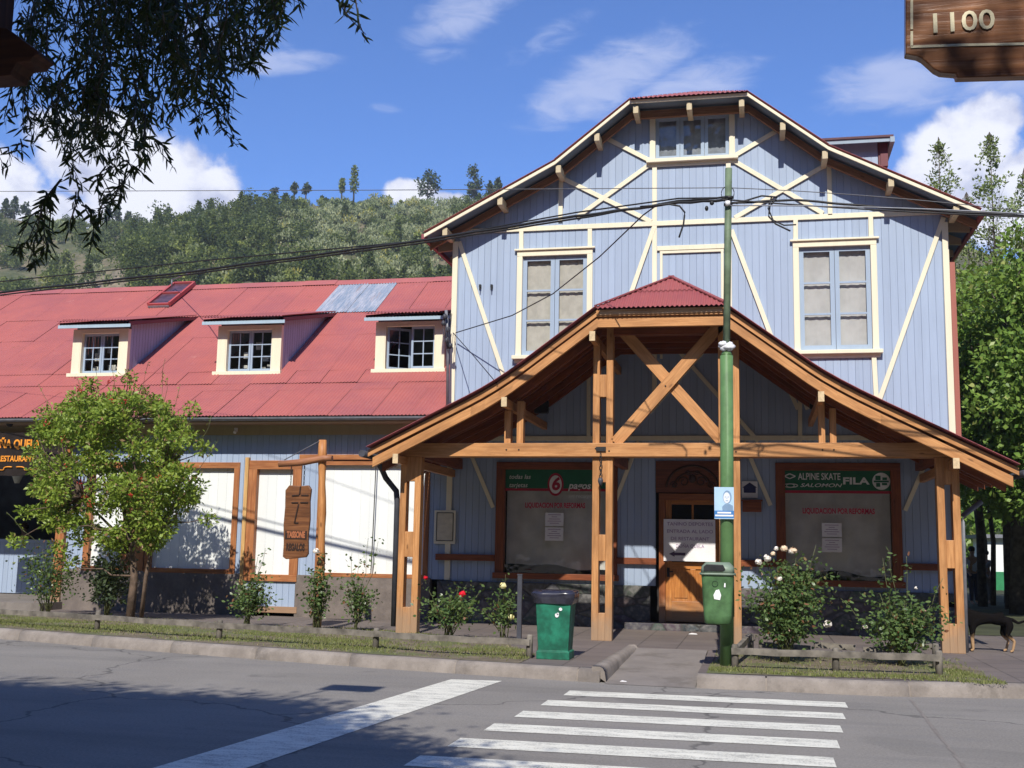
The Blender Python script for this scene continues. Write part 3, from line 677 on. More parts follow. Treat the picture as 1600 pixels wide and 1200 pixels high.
mb.build('scroll_ornament', ORLET, RS)
mb = MB(); mb.box(p0.x-1.3, p0.x-1.27, 20.93, 20.95, zt_-.05, 4.0); mb.box(p0.x+.9, p0.x+.93, 20.93, 20.95, zt_-.05, 4.0); mb.build('hanger', BLACK, RS)
SL = thing('eave_spotlight', 'small black ball spotlight under the eave above the restaurant sign', 'lamp', tuple(at(15, 662, 20.9)))
c = at(15, 662, 20.9); mb = MB(); mb.ball(c, .07, 14, 10); mb.build('lamp_head', BLACK, SL); mb = MB(); mb.tube([c+Vector((.05, .05, .04)), c+Vector((.15, .3, .12)), c+Vector((.22, .45, .12))], .012, 6); mb.build('bracket', BLACK, SL)
WL = at(27, 748, 22.3); HL = thing('hanging_lamp', 'small white bell shaped lamp hanging inside the restaurant entrance', 'lamp', tuple(WL))
mb = MB(); mb.tube([WL+Vector((0, 0, .12)), WL+Vector((0, 0, .08)), WL+Vector((0, 0, -.1))], [.12, .12, .05], 12, cap=False); mb.build('lamp_shade', m_plain('lamp_shade_white', (.55, .56, .5), .6), HL); mb = MB(); mb.tube([WL+Vector((0, 0, .1)), (WL.x, WL.y, 3.45)], .008, 5); mb.build('cord', BLACK, HL)
mb = MB(); q = at(588, 722, WY-.04); mb.tube([(q.x, WY-.05, 3.25), (q.x-.01, WY-.045, 2.2), (q.x-.03, WY-.04, 1.0)], .011, 5); mb.build('panel_joint', BLACK, LB)  # thin dark tube drawn for the joint between the white panels
# thin wiring on the facade of the long building
WN = thing('wall_lamp', 'small white fitting on blue boards under the eave', 'lamp', tuple(at(370, 670, 21.38)))
q = at(370, 672, 21.38); mb = MB(); mb.box(q.x-.03, q.x+.03, q.y-.06, q.y+.03, q.z-.04, q.z+.04); mb.tube([q+Vector((0, -.05, -.02)), q+Vector((0, -.09, -.06))], [.025, .035], 8); mb.build('lamp_body', WHITE, WN)

# ================================================================= GABLED BUILDING
MX, MW = -1.2, 4.69; RY0 = 20.8
GB = thing('half_timbered_building', 'tall pale blue boarded gable building with cream half timbering', 'building', (MX, WY, .15))
prof = [(-5.16, 7.68), (-2.56, 9.03), (-1.11, 10.17), (1.11, 10.17), (2.56, 9.03), (5.16, 7.68)]
def zprof(x, off=0.):
    x = abs(x-MX)
    return np.interp(x, [0, 1.11, 2.56, 5.16], [10.17, 10.17, 9.03, 7.68])-off
W1 = (-4.49, -3.20, 5.30, 7.30); W2 = (.82, 2.11, 5.30, 7.28); W3 = (-1.87, -.45, 9.14, 10.02)
S1 = (-4.93, -2.58, 1.06, 3.2); S2 = (.33, 2.52, 1.06, 3.2); DR = (-1.86, -.50, .27, 3.25)
mb = MB(); boards(mb, -5.93, MX+MW, lambda x: .93, lambda x: zprof(x, .12), WY, [W1, W2, W3, S1, S2, (DR[0], DR[1], 0, DR[3])])
mb.build('wall', BLUE, GB)
mb = MB()   # side walls and back
for xs in (-5.93, MX+MW):
    mb = MB(); mb.face([(xs, WY, .1), (xs, 34, .1), (xs, 34, 7.9), (xs, WY, 7.9)]); mb.build('side_wall', BLUE, GB)
mb = MB(); mb.face([(-5.93, 34, .1), (MX+MW, 34, .1), (MX+MW, 34, 8.5), (MX, 34, 10), (-5.93, 34, 8.5)]); mb.build('back_wall', BLUE, GB)
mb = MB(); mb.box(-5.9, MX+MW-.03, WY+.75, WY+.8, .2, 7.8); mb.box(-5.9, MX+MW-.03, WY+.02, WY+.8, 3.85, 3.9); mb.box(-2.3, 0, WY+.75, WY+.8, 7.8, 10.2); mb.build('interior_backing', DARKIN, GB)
for a, b in ((-6.05, DR[0]-.1), (DR[1]+.1, MX+MW+.02)):
    mb = MB(); mb.box(a, b, WY-.09, WY+.02, .1, .93); mb.build('stone_plinth', STONE, GB, bevel=.015)
mb = MB(); mb.box(-2.4, 0.1, WY-.38, WY+.1, .1, .27); mb.build('door_step', STONE, GB, bevel=.012)
# timbers
tm_ = MB(); YT = WY-.022; lay = [0]
def tb(x0, z0, x1, z1, w=.095, lift=0):
    lay[0] += 1; e = .001*((lay[0] * 7) % 9)
    p0, p1 = Vector((x0, YT-e-lift, z0)), Vector((x1, YT-e-lift, z1)); tm_.beam(p0, p1, w, .032, up=(0, 1, 0), t=random.random()*.3)
def tpx(a, b, w=.085): p, q = at(*a, WY), at(*b, WY); tb(p.x, p.z, q.x, q.z, w)
cr = MX+MW-.06
tb(-5.87, .95, -5.87, 7.66, .11); tb(cr, .95, cr, 7.66, .11)
tb(-5.8, 7.86, cr-.05, 7.86, .095); tb(-5.93, 3.68, cr, 3.68, .09)
for p, q in (((950, 218), (1018, 253)), ((1018, 256), (902, 340)), ((881, 280), (1018, 347)), ((1212, 206), (1148, 244)), ((1143, 250), (1286, 334)), ((1291, 258), (1148, 341)),
             ((877, 275), (876, 347)), ((1295, 255), (1297, 337)), ((718, 378), (800, 625)), ((1022, 356), (972, 500)), ((1143, 360), (1225, 580)), ((1474, 340), (1374, 625)),
             ((815, 362), (815, 398)), ((922, 358), (922, 395)), ((1243, 343), (1243, 382)), ((1360, 337), (1361, 378)), ((1365, 552), (1370, 640))): tpx(p, q)
p = at(1023, 250, WY); tb(p.x, 9.1, p.x, 4.4, .09); p2 = at(1138, 250, WY); tb(p2.x, 9.1, p2.x, 4.4, .09)
tb(p.x+.05, 7.36, p2.x-.05, 7.36, .09); tb(p.x+.13, 7.3, p.x+.13, 5.2, .05); tb(p2.x-.13, 7.3, p2.x-.13, 5.2, .05); tb(p.x+.1, 7.28, p2.x-.1, 7.28, .05)
# lower braces and posts under the porch
for p, q in (((728, 690), (771, 793)), ((998, 690), (958, 793)), ((1162, 690), (1204, 790)), ((1458, 695), (1414, 798)),
             ((1035, 520), (1185, 690)), ((1125, 520), (1015, 645)), ((1250, 600), (1250, 690)), ((1222, 585), (1247, 640)), ((920, 590), (920, 690)), ((1245, 590), (1262, 640))): tpx(p, q, .075)
tm_.build('timber_frame', CREAM, GB, bevel=.004)
# upper windows
def upper_window(h, cols, rows_, leafs, curtain, label=None, sillw=.1):
    x0, x1, z0, z1 = h; mb = MB(); e = .11
    mb.box(x0-e, x0, WY-.045, WY+.09, z0, z1); mb.box(x1, x1+e, WY-.045, WY+.09, z0, z1); mb.box(x0-e, x1+e, WY-.047, WY+.09, z1, z1+e)
    mb.box(x0-e-.05, x1+e+.05, WY-.085, WY-.02, z1+e, z1+e+.035)
    mb.box(x0-e-.06, x1+e+.06, WY-.13, WY+.09, z0-.07, z0)
    mb.box(x0-e-.02, x1+e+.02, WY-.05, WY-.01, z0-.14, z0-.07)
    f = mb.build('window_frame', CREAM, GB, bevel=.006)
    casement(f, x0, x1, z0, z1, WY+.03, cols, rows_, leafs, fr=.085 if leafs == 2 else .07, bar=.035)
    if curtain:
        c = MB(); n = 60; yy = lambda x: WY+.12+.004*math.sin(x*38)+.002*math.sin(x*71)
        for i in range(n):
            a, b = x0+(x1-x0)*i/n, x0+(x1-x0)*(i+1)/n; c.face([(a, yy(a), z0), (b, yy(b), z0), (b, yy(b), z1), (a, yy(a), z1)], smooth=True)
        c.build('curtain', curtain, f)
    return f
upper_window(W1, 1, 3, 2, CURT); upper_window(W2, 1, 3, 2, PAPER_C)
upper_window(W3, 1, 1, 3, m_plain('attic_blind', (.30, .31, .34), .9, .25, 4))
# small brackets on the upper wall
mb = MB()
for px in (751, 769):
    mb = MB(); q = at(px, 447, WY); mb.box(q.x-.02, q.x+.02, WY-.07, WY, q.z-.04, q.z+.02); mb.box(q.x-.01, q.x+.01, WY-.09, WY-.05, q.z-.1, q.z); mb.build('wall_bracket', BLACK, GB)
# roof of the gabled building
def roof_block(prof, y0, y1, cx_, m_sheet, parent, hip_y, ridge, amp=.011, name='roof', thick=.05):
    mb = MB(); P_ = [(cx_+a, z) for a, z in prof]
    segs = [(P_[0], P_[1]), (P_[1], P_[2]), (P_[5], P_[4]), (P_[4], P_[3])]
    for i, (a, b) in enumerate(segs):
        a3, b3 = Vector((a[0], y0, a[1])), Vector((b[0], y0, b[1])); u_ = (b3-a3); l = u_.length
        corr_sheet(mb, a3+Vector((0, 0, .02)), (0, 1, 0), u_, y1-y0, l+.01, amp=amp, t=random.random()*.6, lift=.01)
    # upper part above the hip: trapezoids up to the ridge
    hw = prof[3][0]; zt = prof[3][1]
    for sgn in (-1, 1):
        e = Vector((cx_+sgn*hw, y0, zt+.02)); r = Vector((cx_, hip_y, ridge))
        N = int((y1-y0)/.0127)
        for i in range(N):
            ya, yb = y0+(y1-y0)*i/N, y0+(y1-y0)*(i+1)/N
            pts = []
            for y in (ya, yb):
                f = min(1, (y-y0)/(hip_y-y0)); h = amp*math.sin((y-y0)*2*PI/.076)
                pts.append((Vector((cx_+sgn*hw, y, zt+.02+h)), Vector((cx_+sgn*hw*(1-f), y, zt+.02+(ridge-zt)*f+h))))
            mb.face([pts[0][0], pts[1][0], pts[1][1], pts[0][1]], smooth=True, t=.2)
    n = int(2*hw/.0127)   # the hip itself
    for i in range(n):
        xa, xb = -hw+2*hw*i/n, -hw+2*hw*(i+1)/n; q = []
        for x in (xa, xb):
            f = 1-abs(x)/hw; h = amp*math.sin(x*2*PI/.09)
            q.append((Vector((cx_+x, y0-.05, zt-.01+h)), Vector((cx_+x, y0+(hip_y-y0)*f, zt+.02+(ridge-zt)*f+h))))
        mb.face([q[0][0], q[1][0], q[1][1], q[0][1]], smooth=True, t=.3)
    return mb.build(name, m_sheet, parent, merge=False)
roof_block(prof, RY0-.055, 34.5, MX, RED, GB, 22.7, 11.03)
def under(prof, y0, y1, cx_, off, m_, parent, name):
    mb = MB(); P_ = [(cx_+a, z-off) for a, z in prof]
    for a, b in zip(P_[:-1], P_[1:]): mb.face([(a[0], y0, a[1]), (a[0], y1, a[1]), (b[0], y1, b[1]), (b[0], y0, b[1])])
    return mb.build(name, m_, parent)
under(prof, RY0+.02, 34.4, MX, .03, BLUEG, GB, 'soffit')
def barge(parent, prof, cx_, y, o0, o1, th, m_, name, bevel=.004):
    mb = MB(); P_ = [(cx_+a, z) for a, z in prof]
    for a, b in zip(P_[:-1], P_[1:]):
        mb.off = (random.random()*9, random.random()*9); u_ = Vector((b[0]-a[0], 0, b[1]-a[1])).normalized()
        c = [(a[0], y, a[1]-o1), (b[0], y, b[1]-o1), (b[0], y+th, b[1]-o1), (a[0], y+th, a[1]-o1), (a[0], y, a[1]-o0), (b[0], y, b[1]-o0), (b[0], y+th, b[1]-o0), (a[0], y+th, a[1]-o0)]
        for q in ((0, 3, 2, 1), (4, 5, 6, 7), (0, 1, 5, 4), (1, 2, 6, 5), (2, 3, 7, 6), (3, 0, 4, 7)): mb.face([c[i] for i in q], u=u_)
    return mb.build(name, m_, parent, bevel=bevel)
barge(GB, prof, MX, RY0-.03, .012, .078, .03, CREAM, 'barge_board')
barge(GB, [(a, z-.05) for a, z in prof], MX, WY-.20, .02, .17, .08, m_wood('weathered_brown_beam', (.33, .17, .09), (.20, .10, .055), .7), 'wall_plate')
mb = MB()
for dx, z in ((-4.75, 7.86), (-3.65, 8.43), (-2.5, 9.02), (-1.75, 9.62), (-1.0, 10.13), (0.02, 10.13), (1.0, 10.13), (1.75, 9.62), (2.5, 9.02), (3.65, 8.43), (4.75, 7.86)):
    x = MX+dx; mb = MB(); mb.prism([(x-.05, z-.22), (x+.05, z-.22), (x+.05, z-.07), (x-.05, z-.07)], RY0+.02, WY)
    mb.build('purlin_end', m_paint('worn_cream', (.55, .46, .30), .12, (.3, .18, .1)), GB, bevel=.006)
mb = MB()   # eave boards (sides)
mb.box(MX-5.22, MX-5.15, RY0, 34.4, 7.58, 7.68); mb.build('eave_board', RED2, GB); mb = MB(); mb.box(MX+5.15, MX+5.22, RY0, 34.4, 7.58, 7.68); mb.build('eave_board', RED2, GB)
mb = MB()
for y in np.arange(21.6, 30, .9):
    for sgn in (-1, 1):
        mb = MB(); mb.prism([(MX+sgn*4.7, 7.55), (MX+sgn*5.1, 7.52), (MX+sgn*5.1, 7.64), (MX+sgn*4.7, 7.80)][::sgn], y, y+.07); mb.build('rafter_tail', CREAMSH, GB)
mb = MB(); mb.box(MX+MW, MX+MW+.09, WY-.03, WY+.12, 3.4, 6.9); mb.build('side_trim', m_paint('faded_brick_red', (.36, .12, .09), .06), GB)
# dormer on the right slope
q0, q1 = at(1288, 214, 24.0), at(1392, 212, 24.0); qb = at(1372, 262, 24.0)
dm = MB(); xw = qb.x; zt = q1.z-.12; xl = q0.x-.4; n = int((xw-xl)/.13)
for i in range(n):
    a, b = xl+(xw-xl)*i/n, xl+(xw-xl)*(i+1)/n; dm.face([(a+.006, 24, 8.2), (b, 24, 8.2), (b, 24, zt), (a+.006, 24, zt)], t=random.random())
dm.box(xl, xw, 24.01, 25.6, 8.2, zt); dd = dm.build('dormer', BLUE, GB)
dm = MB(); dm.box(xl, q1.x+.02, 23.72, 25.9, zt, zt+.045); dm.build('dormer_roof', m_plain('dark_roof_edge', (.10, .04, .05), .6), dd)
dm = MB(); dm.box(xl, q1.x, 23.75, 23.78, zt-.09, zt+.0); dm.box(q1.x-.05, q1.x+.04, 23.7, 25.8, zt-.12, zt-.004); dm.build('fascia', m_paint('pale_blue_fascia2', (.30, .38, .46), .03), dd)
dm = MB(); dm.box(xw+.01, xw+.05, 23.98, 25.6, 8.2, zt); dm.box(xw+.05, xw+.2, 23.95, 24.15, zt-.55, zt-.05); dm.build('casing', m_paint('dull_red_trim', (.16, .05, .06), .03), dd)
# door
door = MB()
dx0, dx1 = -1.80, -.56
door.box(dx0, dx0+.12, WY-.05, WY+.1, .27, 2.64); door.box(dx1-.12, dx1, WY-.05, WY+.1, .27, 2.64); door.box(dx0, dx1, WY-.052, WY+.1, 2.52, 2.64)
df = door.build('door_frame', m_wood('door_frame_wood', (.36, .12, .035), (.22, .065, .02), .5), GB, bevel=.005)
dl = MB(); a, b = dx0+.12, dx1-.12; yl = WY+.02
dl.box(a, a+.11, yl, yl+.05, .29, 2.52); dl.box(b-.11, b, yl, yl+.05, .29, 2.52); dl.box(a+.11, b-.11, yl, yl+.05, .29, .66); dl.box(a+.11, b-.11, yl, yl+.05, 1.25, 1.38); dl.box(a+.11, b-.11, yl, yl+.05, 2.44, 2.52)
m_ = (a+b)/2; dl.box(m_-.05, m_+.05, yl+.001, yl+.05, .66, 1.25); dl.box(m_-.018, m_+.018, yl+.01, yl+.04, 1.38, 2.44); dl.box(a+.11, b-.11, yl+.01, yl+.04, 1.9, 1.93)
for s0, s1 in ((a+.11, m_-.05), (m_+.05, b-.11)): dl.box(s0, s1, yl+.025, yl+.04, .66, 1.25); dl.box(s0+.05, s1-.05, yl+.012, yl+.03, .72, 1.19)
dlo = dl.build('door', DOORW, GB, bevel=.005)
g_ = MB(); g_.face([(a+.1, yl+.03, 1.38), (b-.1, yl+.03, 1.38), (b-.1, yl+.03, 2.45), (a+.1, yl+.03, 2.45)]); g_.build('pane', m_plain('black_door_glass', (.01, .01, .012), .08, .1, spec=.5), dlo)
hb = MB(); hb.tube([(a+.05, yl-.01, 1.2), (a+.05, yl-.06, 1.2), (a+.14, yl-.06, 1.2)], .012, 8); hb.box(a+.025, a+.075, yl-.012, yl, 1.1, 1.27); hb.build('door_handle', BLACK, dlo)
tr = MB(); tr.box(DR[0], DR[1], WY-.03, WY+.04, 2.66, 3.25); tro = tr.build('transom', m_wood('transom_wood', (.20, .06, .025), (.12, .035, .015), .55), GB)
cv = MB(); cxm = (dx0+dx1)/2
for r_, w_ in ((.42, .022), (.30, .016)):
    cv.tube([(cxm+r_*math.cos(t)*1.15, WY-.035, 2.74+r_*math.sin(t)) for t in np.linspace(.05, PI-.05, 22)], w_, 6)
for sgn in (-1, 1):
    for r_, px_, pz_ in ((.10, .16, 2.86), (.07, .34, 2.80), (.05, .08, 3.02)): cv.tube([(cxm+sgn*(px_+r_*(1-q*.7)*math.cos(q*8)), WY-.035, pz_+r_*(1-q*.7)*math.sin(q*8)) for q in np.linspace(0, 1, 20)], .011, 5)
cv.ball((cxm, WY-.04, 2.92), .07, 8, 6, (1, .4, 1.2)); cv.build('carving', m_plain('dark_carving', (.05, .022, .012), .5, .2), tro)
# shop windows under the porch
def street_window(h, label=None):
    x0, x1, z0, z1 = h; mb = MB(); fw = .17
    mb.box(x0, x0+fw, WY-.05, WY+.1, z0, z1-.12); mb.box(x1-fw, x1, WY-.05, WY+.1, z0, z1-.12); mb.box(x0, x1, WY-.052, WY+.1, z1-.12, z1+.02); mb.box(x0-.03, x1+.03, WY-.1, WY+.1, z0-.06, z0+.05)
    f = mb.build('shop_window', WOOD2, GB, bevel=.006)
    g_ = MB(); g_.face([(x0+fw, WY+.02, z0), (x1-fw, WY+.02, z0), (x1-fw, WY+.02, z1), (x0+fw, WY+.02, z1)]); g_.build('pane', GLASS, f)
    c = MB(); n = 70
    zb = lambda x: z0+.17+.05*math.sin((x-x0)*2.3)+.02*math.sin((x-x0)*7)
    for i in range(n):
        a, b = x0+fw+(x1-x0-2*fw)*i/n, x0+fw+(x1-x0-2*fw)*(i+1)/n; y_ = lambda x: WY+.20+.008*math.sin(x*9)+.006*math.sin(x*23)
        c.face([(a, y_(a), zb(a)), (b, y_(b), zb(b)), (b, y_(b), z1), (a, y_(a), z1)], smooth=True)
    c.build('blind_cloth', CLOTH, f)
    bb = MB(); bb.box(x0+fw, x1-fw, WY+.012, WY+.016, z1-.48, z1-.12); bn = bb.build('banner', GRNBAN, f)
    bb = MB(); bb.box(x0+fw, x1-fw, WY+.011, WY+.0155, z1-.53, z1-.481); bb.build('banner_edge', REDBAN, f)
    return f
sw1 = street_window(S1); sw2 = street_window(S2)
LY = WY+.008
def px2(x, y): q = at(x, y, WY); return q.x, q.z
x, z = px2(795, 745); text('todas las', x, z, LY, .085, WLET, sw1, align='LEFT', shear=.25)
x, z = px2(795, 758); text('tarjetas', x, z, LY, .085, WLET, sw1, align='LEFT', shear=.25)
x, z = px2(868, 757)
c = MB(); c.prism([(x+.155*math.cos(t), z+.22*math.sin(t)) for t in np.linspace(0, 2*PI, 28)[:-1]], LY-.004, LY); c.build('badge_edge', REDBAN, sw1)
c = MB(); c.prism([(x+.12*math.cos(t), z+.175*math.sin(t)) for t in np.linspace(0, 2*PI, 28)[:-1]], LY-.008, LY-.005); c.build('badge', WLET, sw1)
text('6', x, z, LY-.012, .23, REDBAN, sw1, shear=.15, bold=.012)
x, z = px2(888, 759); text('pagos', x, z, LY, .13, WLET, sw1, align='LEFT', shear=.25, bold=.004)
x, z = px2(888, 775); text('sin recargo', x, z, LY, .07, WLET, sw1, align='LEFT', shear=.25)
x, z = px2(867, 790); text('LIQUIDACION POR REFORMAS', x, z, LY, .095, REDINK, sw1, width=1.16, bold=.004)
x, z = px2(1310, 799); text('LIQUIDACION POR REFORMAS', x, z, LY, .095, REDINK, sw2, width=1.26, bold=.004)
x, z = px2(1280, 745); text('ALPINE SKATE', x, z, LY, .12, WLET, sw2, width=.75, bold=.003)
x, z = px2(1282, 758.5); text('SALOMON', x, z, LY, .065, WLET, sw2, width=.74, shear=.3, bold=.001)
x, z = px2(1235, 758.5)
c = MB()
for s_ in (.13, .07): c.tube([(x+s_*math.cos(t), LY, z+.032*math.sin(t)) for t in np.linspace(0, 2*PI, 24)], .009, 4, cap=False)
x, z = px2(1234, 744)
c.beam((x-.1, LY, z), (x, LY, z+.045), .02, .006, up=(0, 1, 0)); c.beam((x, LY-.001, z+.045), (x+.1, LY-.001, z), .02, .006, up=(0, 1, 0)); c.beam((x-.1, LY-.002, z), (x, LY-.002, z-.045), .02, .006, up=(0, 1, 0)); c.beam((x, LY-.003, z-.045), (x+.1, LY-.003, z), .02, .006, up=(0, 1, 0)); c.build('emblem', WLET, sw2)
x, z = px2(1337, 752); text('FILA', x, z, LY, .12, WLET, sw2, width=.46, bold=.006)
x, z = px2(1377, 752); c = MB(); c.prism([(x+.155*math.cos(t), z+.155*math.sin(t)) for t in np.linspace(0, 2*PI, 28)[:-1]], LY-.004, LY); c.build('badge', WLET, sw2)
c = MB(); c.box(x-.1, x-.01, LY-.007, LY-.005, z+.02, z+.1); c.box(x+.02, x+.1, LY-.007, LY-.005, z+.02, z+.07); c.box(x-.09, x-.02, LY-.007, LY-.005, z-.1, z-.03); c.box(x+.01, x+.1, LY-.007, LY-.005, z-.07, z-.03); c.box(x-.13, x+.13, LY-.0075, LY-.005, z-.02, z+.012); c.build('badge_marks', GRNBAN, sw2)
def notices(parent, x0, z0, x1, z1):
    a = at(x0, z0, WY); b = at(x1, z1, WY); mid = (a.z+b.z)/2
    for za, zb in ((mid+.012, a.z), (b.z, mid-.012)):
        c = MB(); c.box(a.x, b.x, LY-.001, LY+.002, za, zb); n_ = c.build('notice', WHITE, parent)
        c = MB(); h = zb-za
        for k, w_ in enumerate((.7, .3, .6, .75, .5)): c.box((a.x+b.x)/2-(b.x-a.x)*w_/2, (a.x+b.x)/2+(b.x-a.x)*w_/2, LY-.003, LY-.0015, zb-h*(.17+k*.16), zb-h*(.13+k*.16))
        c.build('print', INKV, n_)
notices(sw1, 852, 801, 880, 845); notices(sw2, 1284, 817, 1316, 863)
# rail, notice frames
for a, b in ((-6.1, S1[0]), (S1[1], dx0-.05), (dx1+.0, S2[0]), (S2[1], MX+MW-.15)):
    mb = MB(); mb.box(a, b, WY-.09, WY-.02, 1.32, 1.44); mb.build('chair_rail', WOOD2, GB, bevel=.005)
nb = thing('notice_board', 'empty cream notice frame on blue boards left of the shop window', 'notice board', (-5.96, WY-.05, 1.63))
a, b = at(679, 797, WY-.05), at(711, 850, WY-.05); c = MB(); c.box(a.x, b.x, WY-.06, WY-.03, b.z, a.z); c.build('frame', CREAM, nb, bevel=.006)
c = MB(); c.box(a.x+.06, b.x-.05, WY-.066, WY-.06, b.z+.06, a.z-.05); bk = c.build('backing', m_plain('yellowed_paper', (.62, .55, .40), .8), nb); c = MB(); 
for A_, B_ in (((a.x+.055, a.z-.05), (b.x-.045, a.z-.05)), ((a.x+.055, b.z+.06), (b.x-.045, b.z+.06)), ((a.x+.055, a.z-.05), (a.x+.055, b.z+.06)), ((b.x-.045, a.z-.05), (b.x-.045, b.z+.06))): c.beam((A_[0], WY-.068, A_[1]), (B_[0], WY-.068, B_[1]), .012, .008, up=(0, 1, 0))
c.build('edging', BLACK, nb)
ws = thing('house_sign', 'small white plaque with a dark house outline right of the shop door', 'sign', (-.13, WY, 2.57))
a, b = at(1159, 752, WY-.03), at(1184, 778, WY-.03); c = MB(); c.box(a.x, b.x, WY-.04, WY-.02, b.z, a.z); c.build('plaque', WHITE, ws)
c = MB(); w_ = b.x-a.x; h_ = a.z-b.z; c.prism([(a.x+w_*.12, b.z+h_*.3), (a.x+w_*.88, b.z+h_*.3), (a.x+w_*.88, b.z+h_*.62), (a.x+w_*.97, b.z+h_*.62), (a.x+w_*.5, b.z+h_*.93), (a.x+w_*.03, b.z+h_*.62), (a.x+w_*.12, b.z+h_*.62)], WY-.045, WY-.041); c.build('house_mark', m_plain('navy_print', (.03, .035, .12), .6), ws)
wb = thing('wall_box', 'dark red wooden box on the wall under the house plaque', 'box', (-.1, WY, 2.3)); a, b = at(1160, 783, WY-.1), at(1190, 800, WY-.1)
c = MB(); c.box(a.x, b.x, WY-.15, WY-.01, b.z, a.z); c.build('case', WOOD2, wb, bevel=.01); c = MB(); c.box(a.x-.02, b.x+.02, WY-.18, WY-.01, a.z, a.z+.025); c.build('lid', WOOD2, wb)
ds = thing('cardboard_sign', 'white handwritten cardboard sign with arrow on the orange door', 'sign', (-1.23, WY-.06, 1.4))
a, b = at(1037, 811, WY-.06), at(1118, 878, WY-.06); c = MB(); c.box(a.x, b.x, WY-.075, WY-.065, b.z, a.z); c.build('card', WPANEL, ds)
cxm = (a.x+b.x)/2
for i, s_ in enumerate(('TANINO DEPORTES', 'ENTRADA AL LADO', 'DE RESTAURANT', 'DOÑA QUELA')): text(s_, cxm+.01, a.z-.09-.135*i, WY-.078, .062, INKV, ds, width=(.84, .84, .70, .52)[i])
zz = b.z+.13; xx = a.x+.1; c = MB(); c.prism([(xx, zz), (xx+.1, zz+.05), (xx+.1, zz+.025), (xx+.3, zz+.025), (xx+.3, zz-.025), (xx+.1, zz-.025), (xx+.1, zz-.05)][::-1], WY-.08, WY-.076); c.build('arrow', INK, ds)

# ================================================================= PORCH
PX = -1.43; PY = 18.3
PO = thing('timber_porch', 'open orange timber entrance porch with crossed braces and red roof', 'porch', (PX, PY, .15))
Pn = [(-6.27-PX, 3.18), (-4.12-PX, 4.24), (-2.49-PX, 5.44), (-.45-PX, 5.43), (1.16-PX, 4.23), (3.74-PX, 2.92)]
FY = 17.7
def smooth_prof(P_, it=1):
    # the kink is slightly rounded
    out = [P_[0]]
    for i in range(1, len(P_)-1):
        a, b, c = P_[i-1], P_[i], P_[i+1]
        if i in (1, 4):
            l = lambda p, q, t: (p[0]+(q[0]-p[0])*t, p[1]+(q[1]-p[1])*t)
            p1, p2 = l(b, a, .22), l(b, c, .28)
            for t in (0, .25, .5, .75, 1):
                m1, m2 = l(p1, b, t), l(b, p2, t); out.append(l(m1, m2, t))
        else: out.append(b)
    out.append(P_[-1]); return out
# posts with slots (two uprights and blocks)
def post(x0, x1, top, name='post'):
    mb = MB(); w = .11; z0 = .15
    mb.box(x0, x0+w, PY-.08, PY+.10, z0, top[0]); mb.box(x1-w, x1, PY-.08, PY+.10, z0, top[1])
    for a, b in ((.15, .58), (1.40, 1.82), (2.66, 3.07)) + (((4.05, 4.42),) if top[0] > 4 else ()): mb.box(x0+w, x1-w, PY-.077, PY+.097, a, b)
    return mb.build(name, WOOD, PO, bevel=.006)
post(-5.86, -5.50, (3.07, 3.07)); post(-2.61, -2.28, (4.95, 5.32)); post(-.59, -.26, (5.32, 4.95)); post(2.67, 3.0, (3.07, 3.07))
for nm, ya, yb in (('tie_beam', PY-.15, PY-.085), ('tie_beam', PY+.105, PY+.165)):
    mb = MB(); mb.box(-5.95, 3.08, ya, yb, 3.07, 3.29); mb.build(nm, WOOD, PO, bevel=.006)
def brace(a, b, y, w=.19):
    mb = MB(); mb.beam(a, b, w, .07, up=(0, 1, 0)); mb.build('cross_brace', WOOD, PO, bevel=.005)
pa, pb = at(962, 693, PY), at(1140, 492, PY); brace((pa.x, PY-.045, pa.z), (pb.x, PY-.045, pb.z), 0)
pa, pb = at(958, 500, PY), at(1132, 693, PY); brace((pa.x, PY+.03, pa.z), (pb.x, PY+.03, pb.z), 0)
for x0, x1 in ((-4.09, -3.98), (-3.88, -3.77), (.95, 1.05), (1.12, 1.22)):
    mb = MB(); mb.box(x0, x1, PY-.07, PY+.09, 3.29, zt_ if False else float(np.interp(x0-PX, [p[0] for p in Pn], [p[1] for p in Pn]))-.42); mb.build('king_strut', WOOD, PO, bevel=.005)
for bx_, bz_ in ((-4.03, 3.18), (-3.82, 3.18), (1.0, 3.18), (1.17, 3.18), (-2.55, 3.2), (-2.33, 3.16), (-.5, 3.2), (-.32, 3.15), (-1.43, 4.22), (-5.8, 3.2), (2.9, 3.2)):
    yy_ = PY-.155 if bz_ < 4 else PY-.09; mb = MB(); mb.ball((bx_, yy_, bz_), .014, 8, 5, (1, .5, 1)); mb.build('bolt', BLACK, PO)
# side beams from the corner posts to the wall, and braces
for x0 in (-5.74, 2.78, -2.5, -.48):
    mb = MB(); mb.box(x0, x0+.12, PY+.17, WY, 3.08, 3.28); mb.build('side_beam', WOOD2, PO, bevel=.005)
# rafters under the roof
RP = lambda x: float(np.interp(x-PX, [p[0] for p in Pn], [p[1] for p in Pn]))
def raf(y, m_, name, o0=.14, o1=.30, th=.07): return barge(PO, smooth_prof(Pn), PX, y, o0, o1, th, m_, name, bevel=0)
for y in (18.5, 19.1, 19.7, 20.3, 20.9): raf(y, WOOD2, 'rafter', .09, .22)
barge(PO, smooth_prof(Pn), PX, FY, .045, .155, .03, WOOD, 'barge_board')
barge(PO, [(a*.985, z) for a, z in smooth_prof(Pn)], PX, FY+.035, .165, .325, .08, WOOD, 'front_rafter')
barge(PO, [(a*.985, z) for a, z in smooth_prof(Pn)], PX, PY-.06, .20, .36, .12, WOOD2, 'principal_rafter')
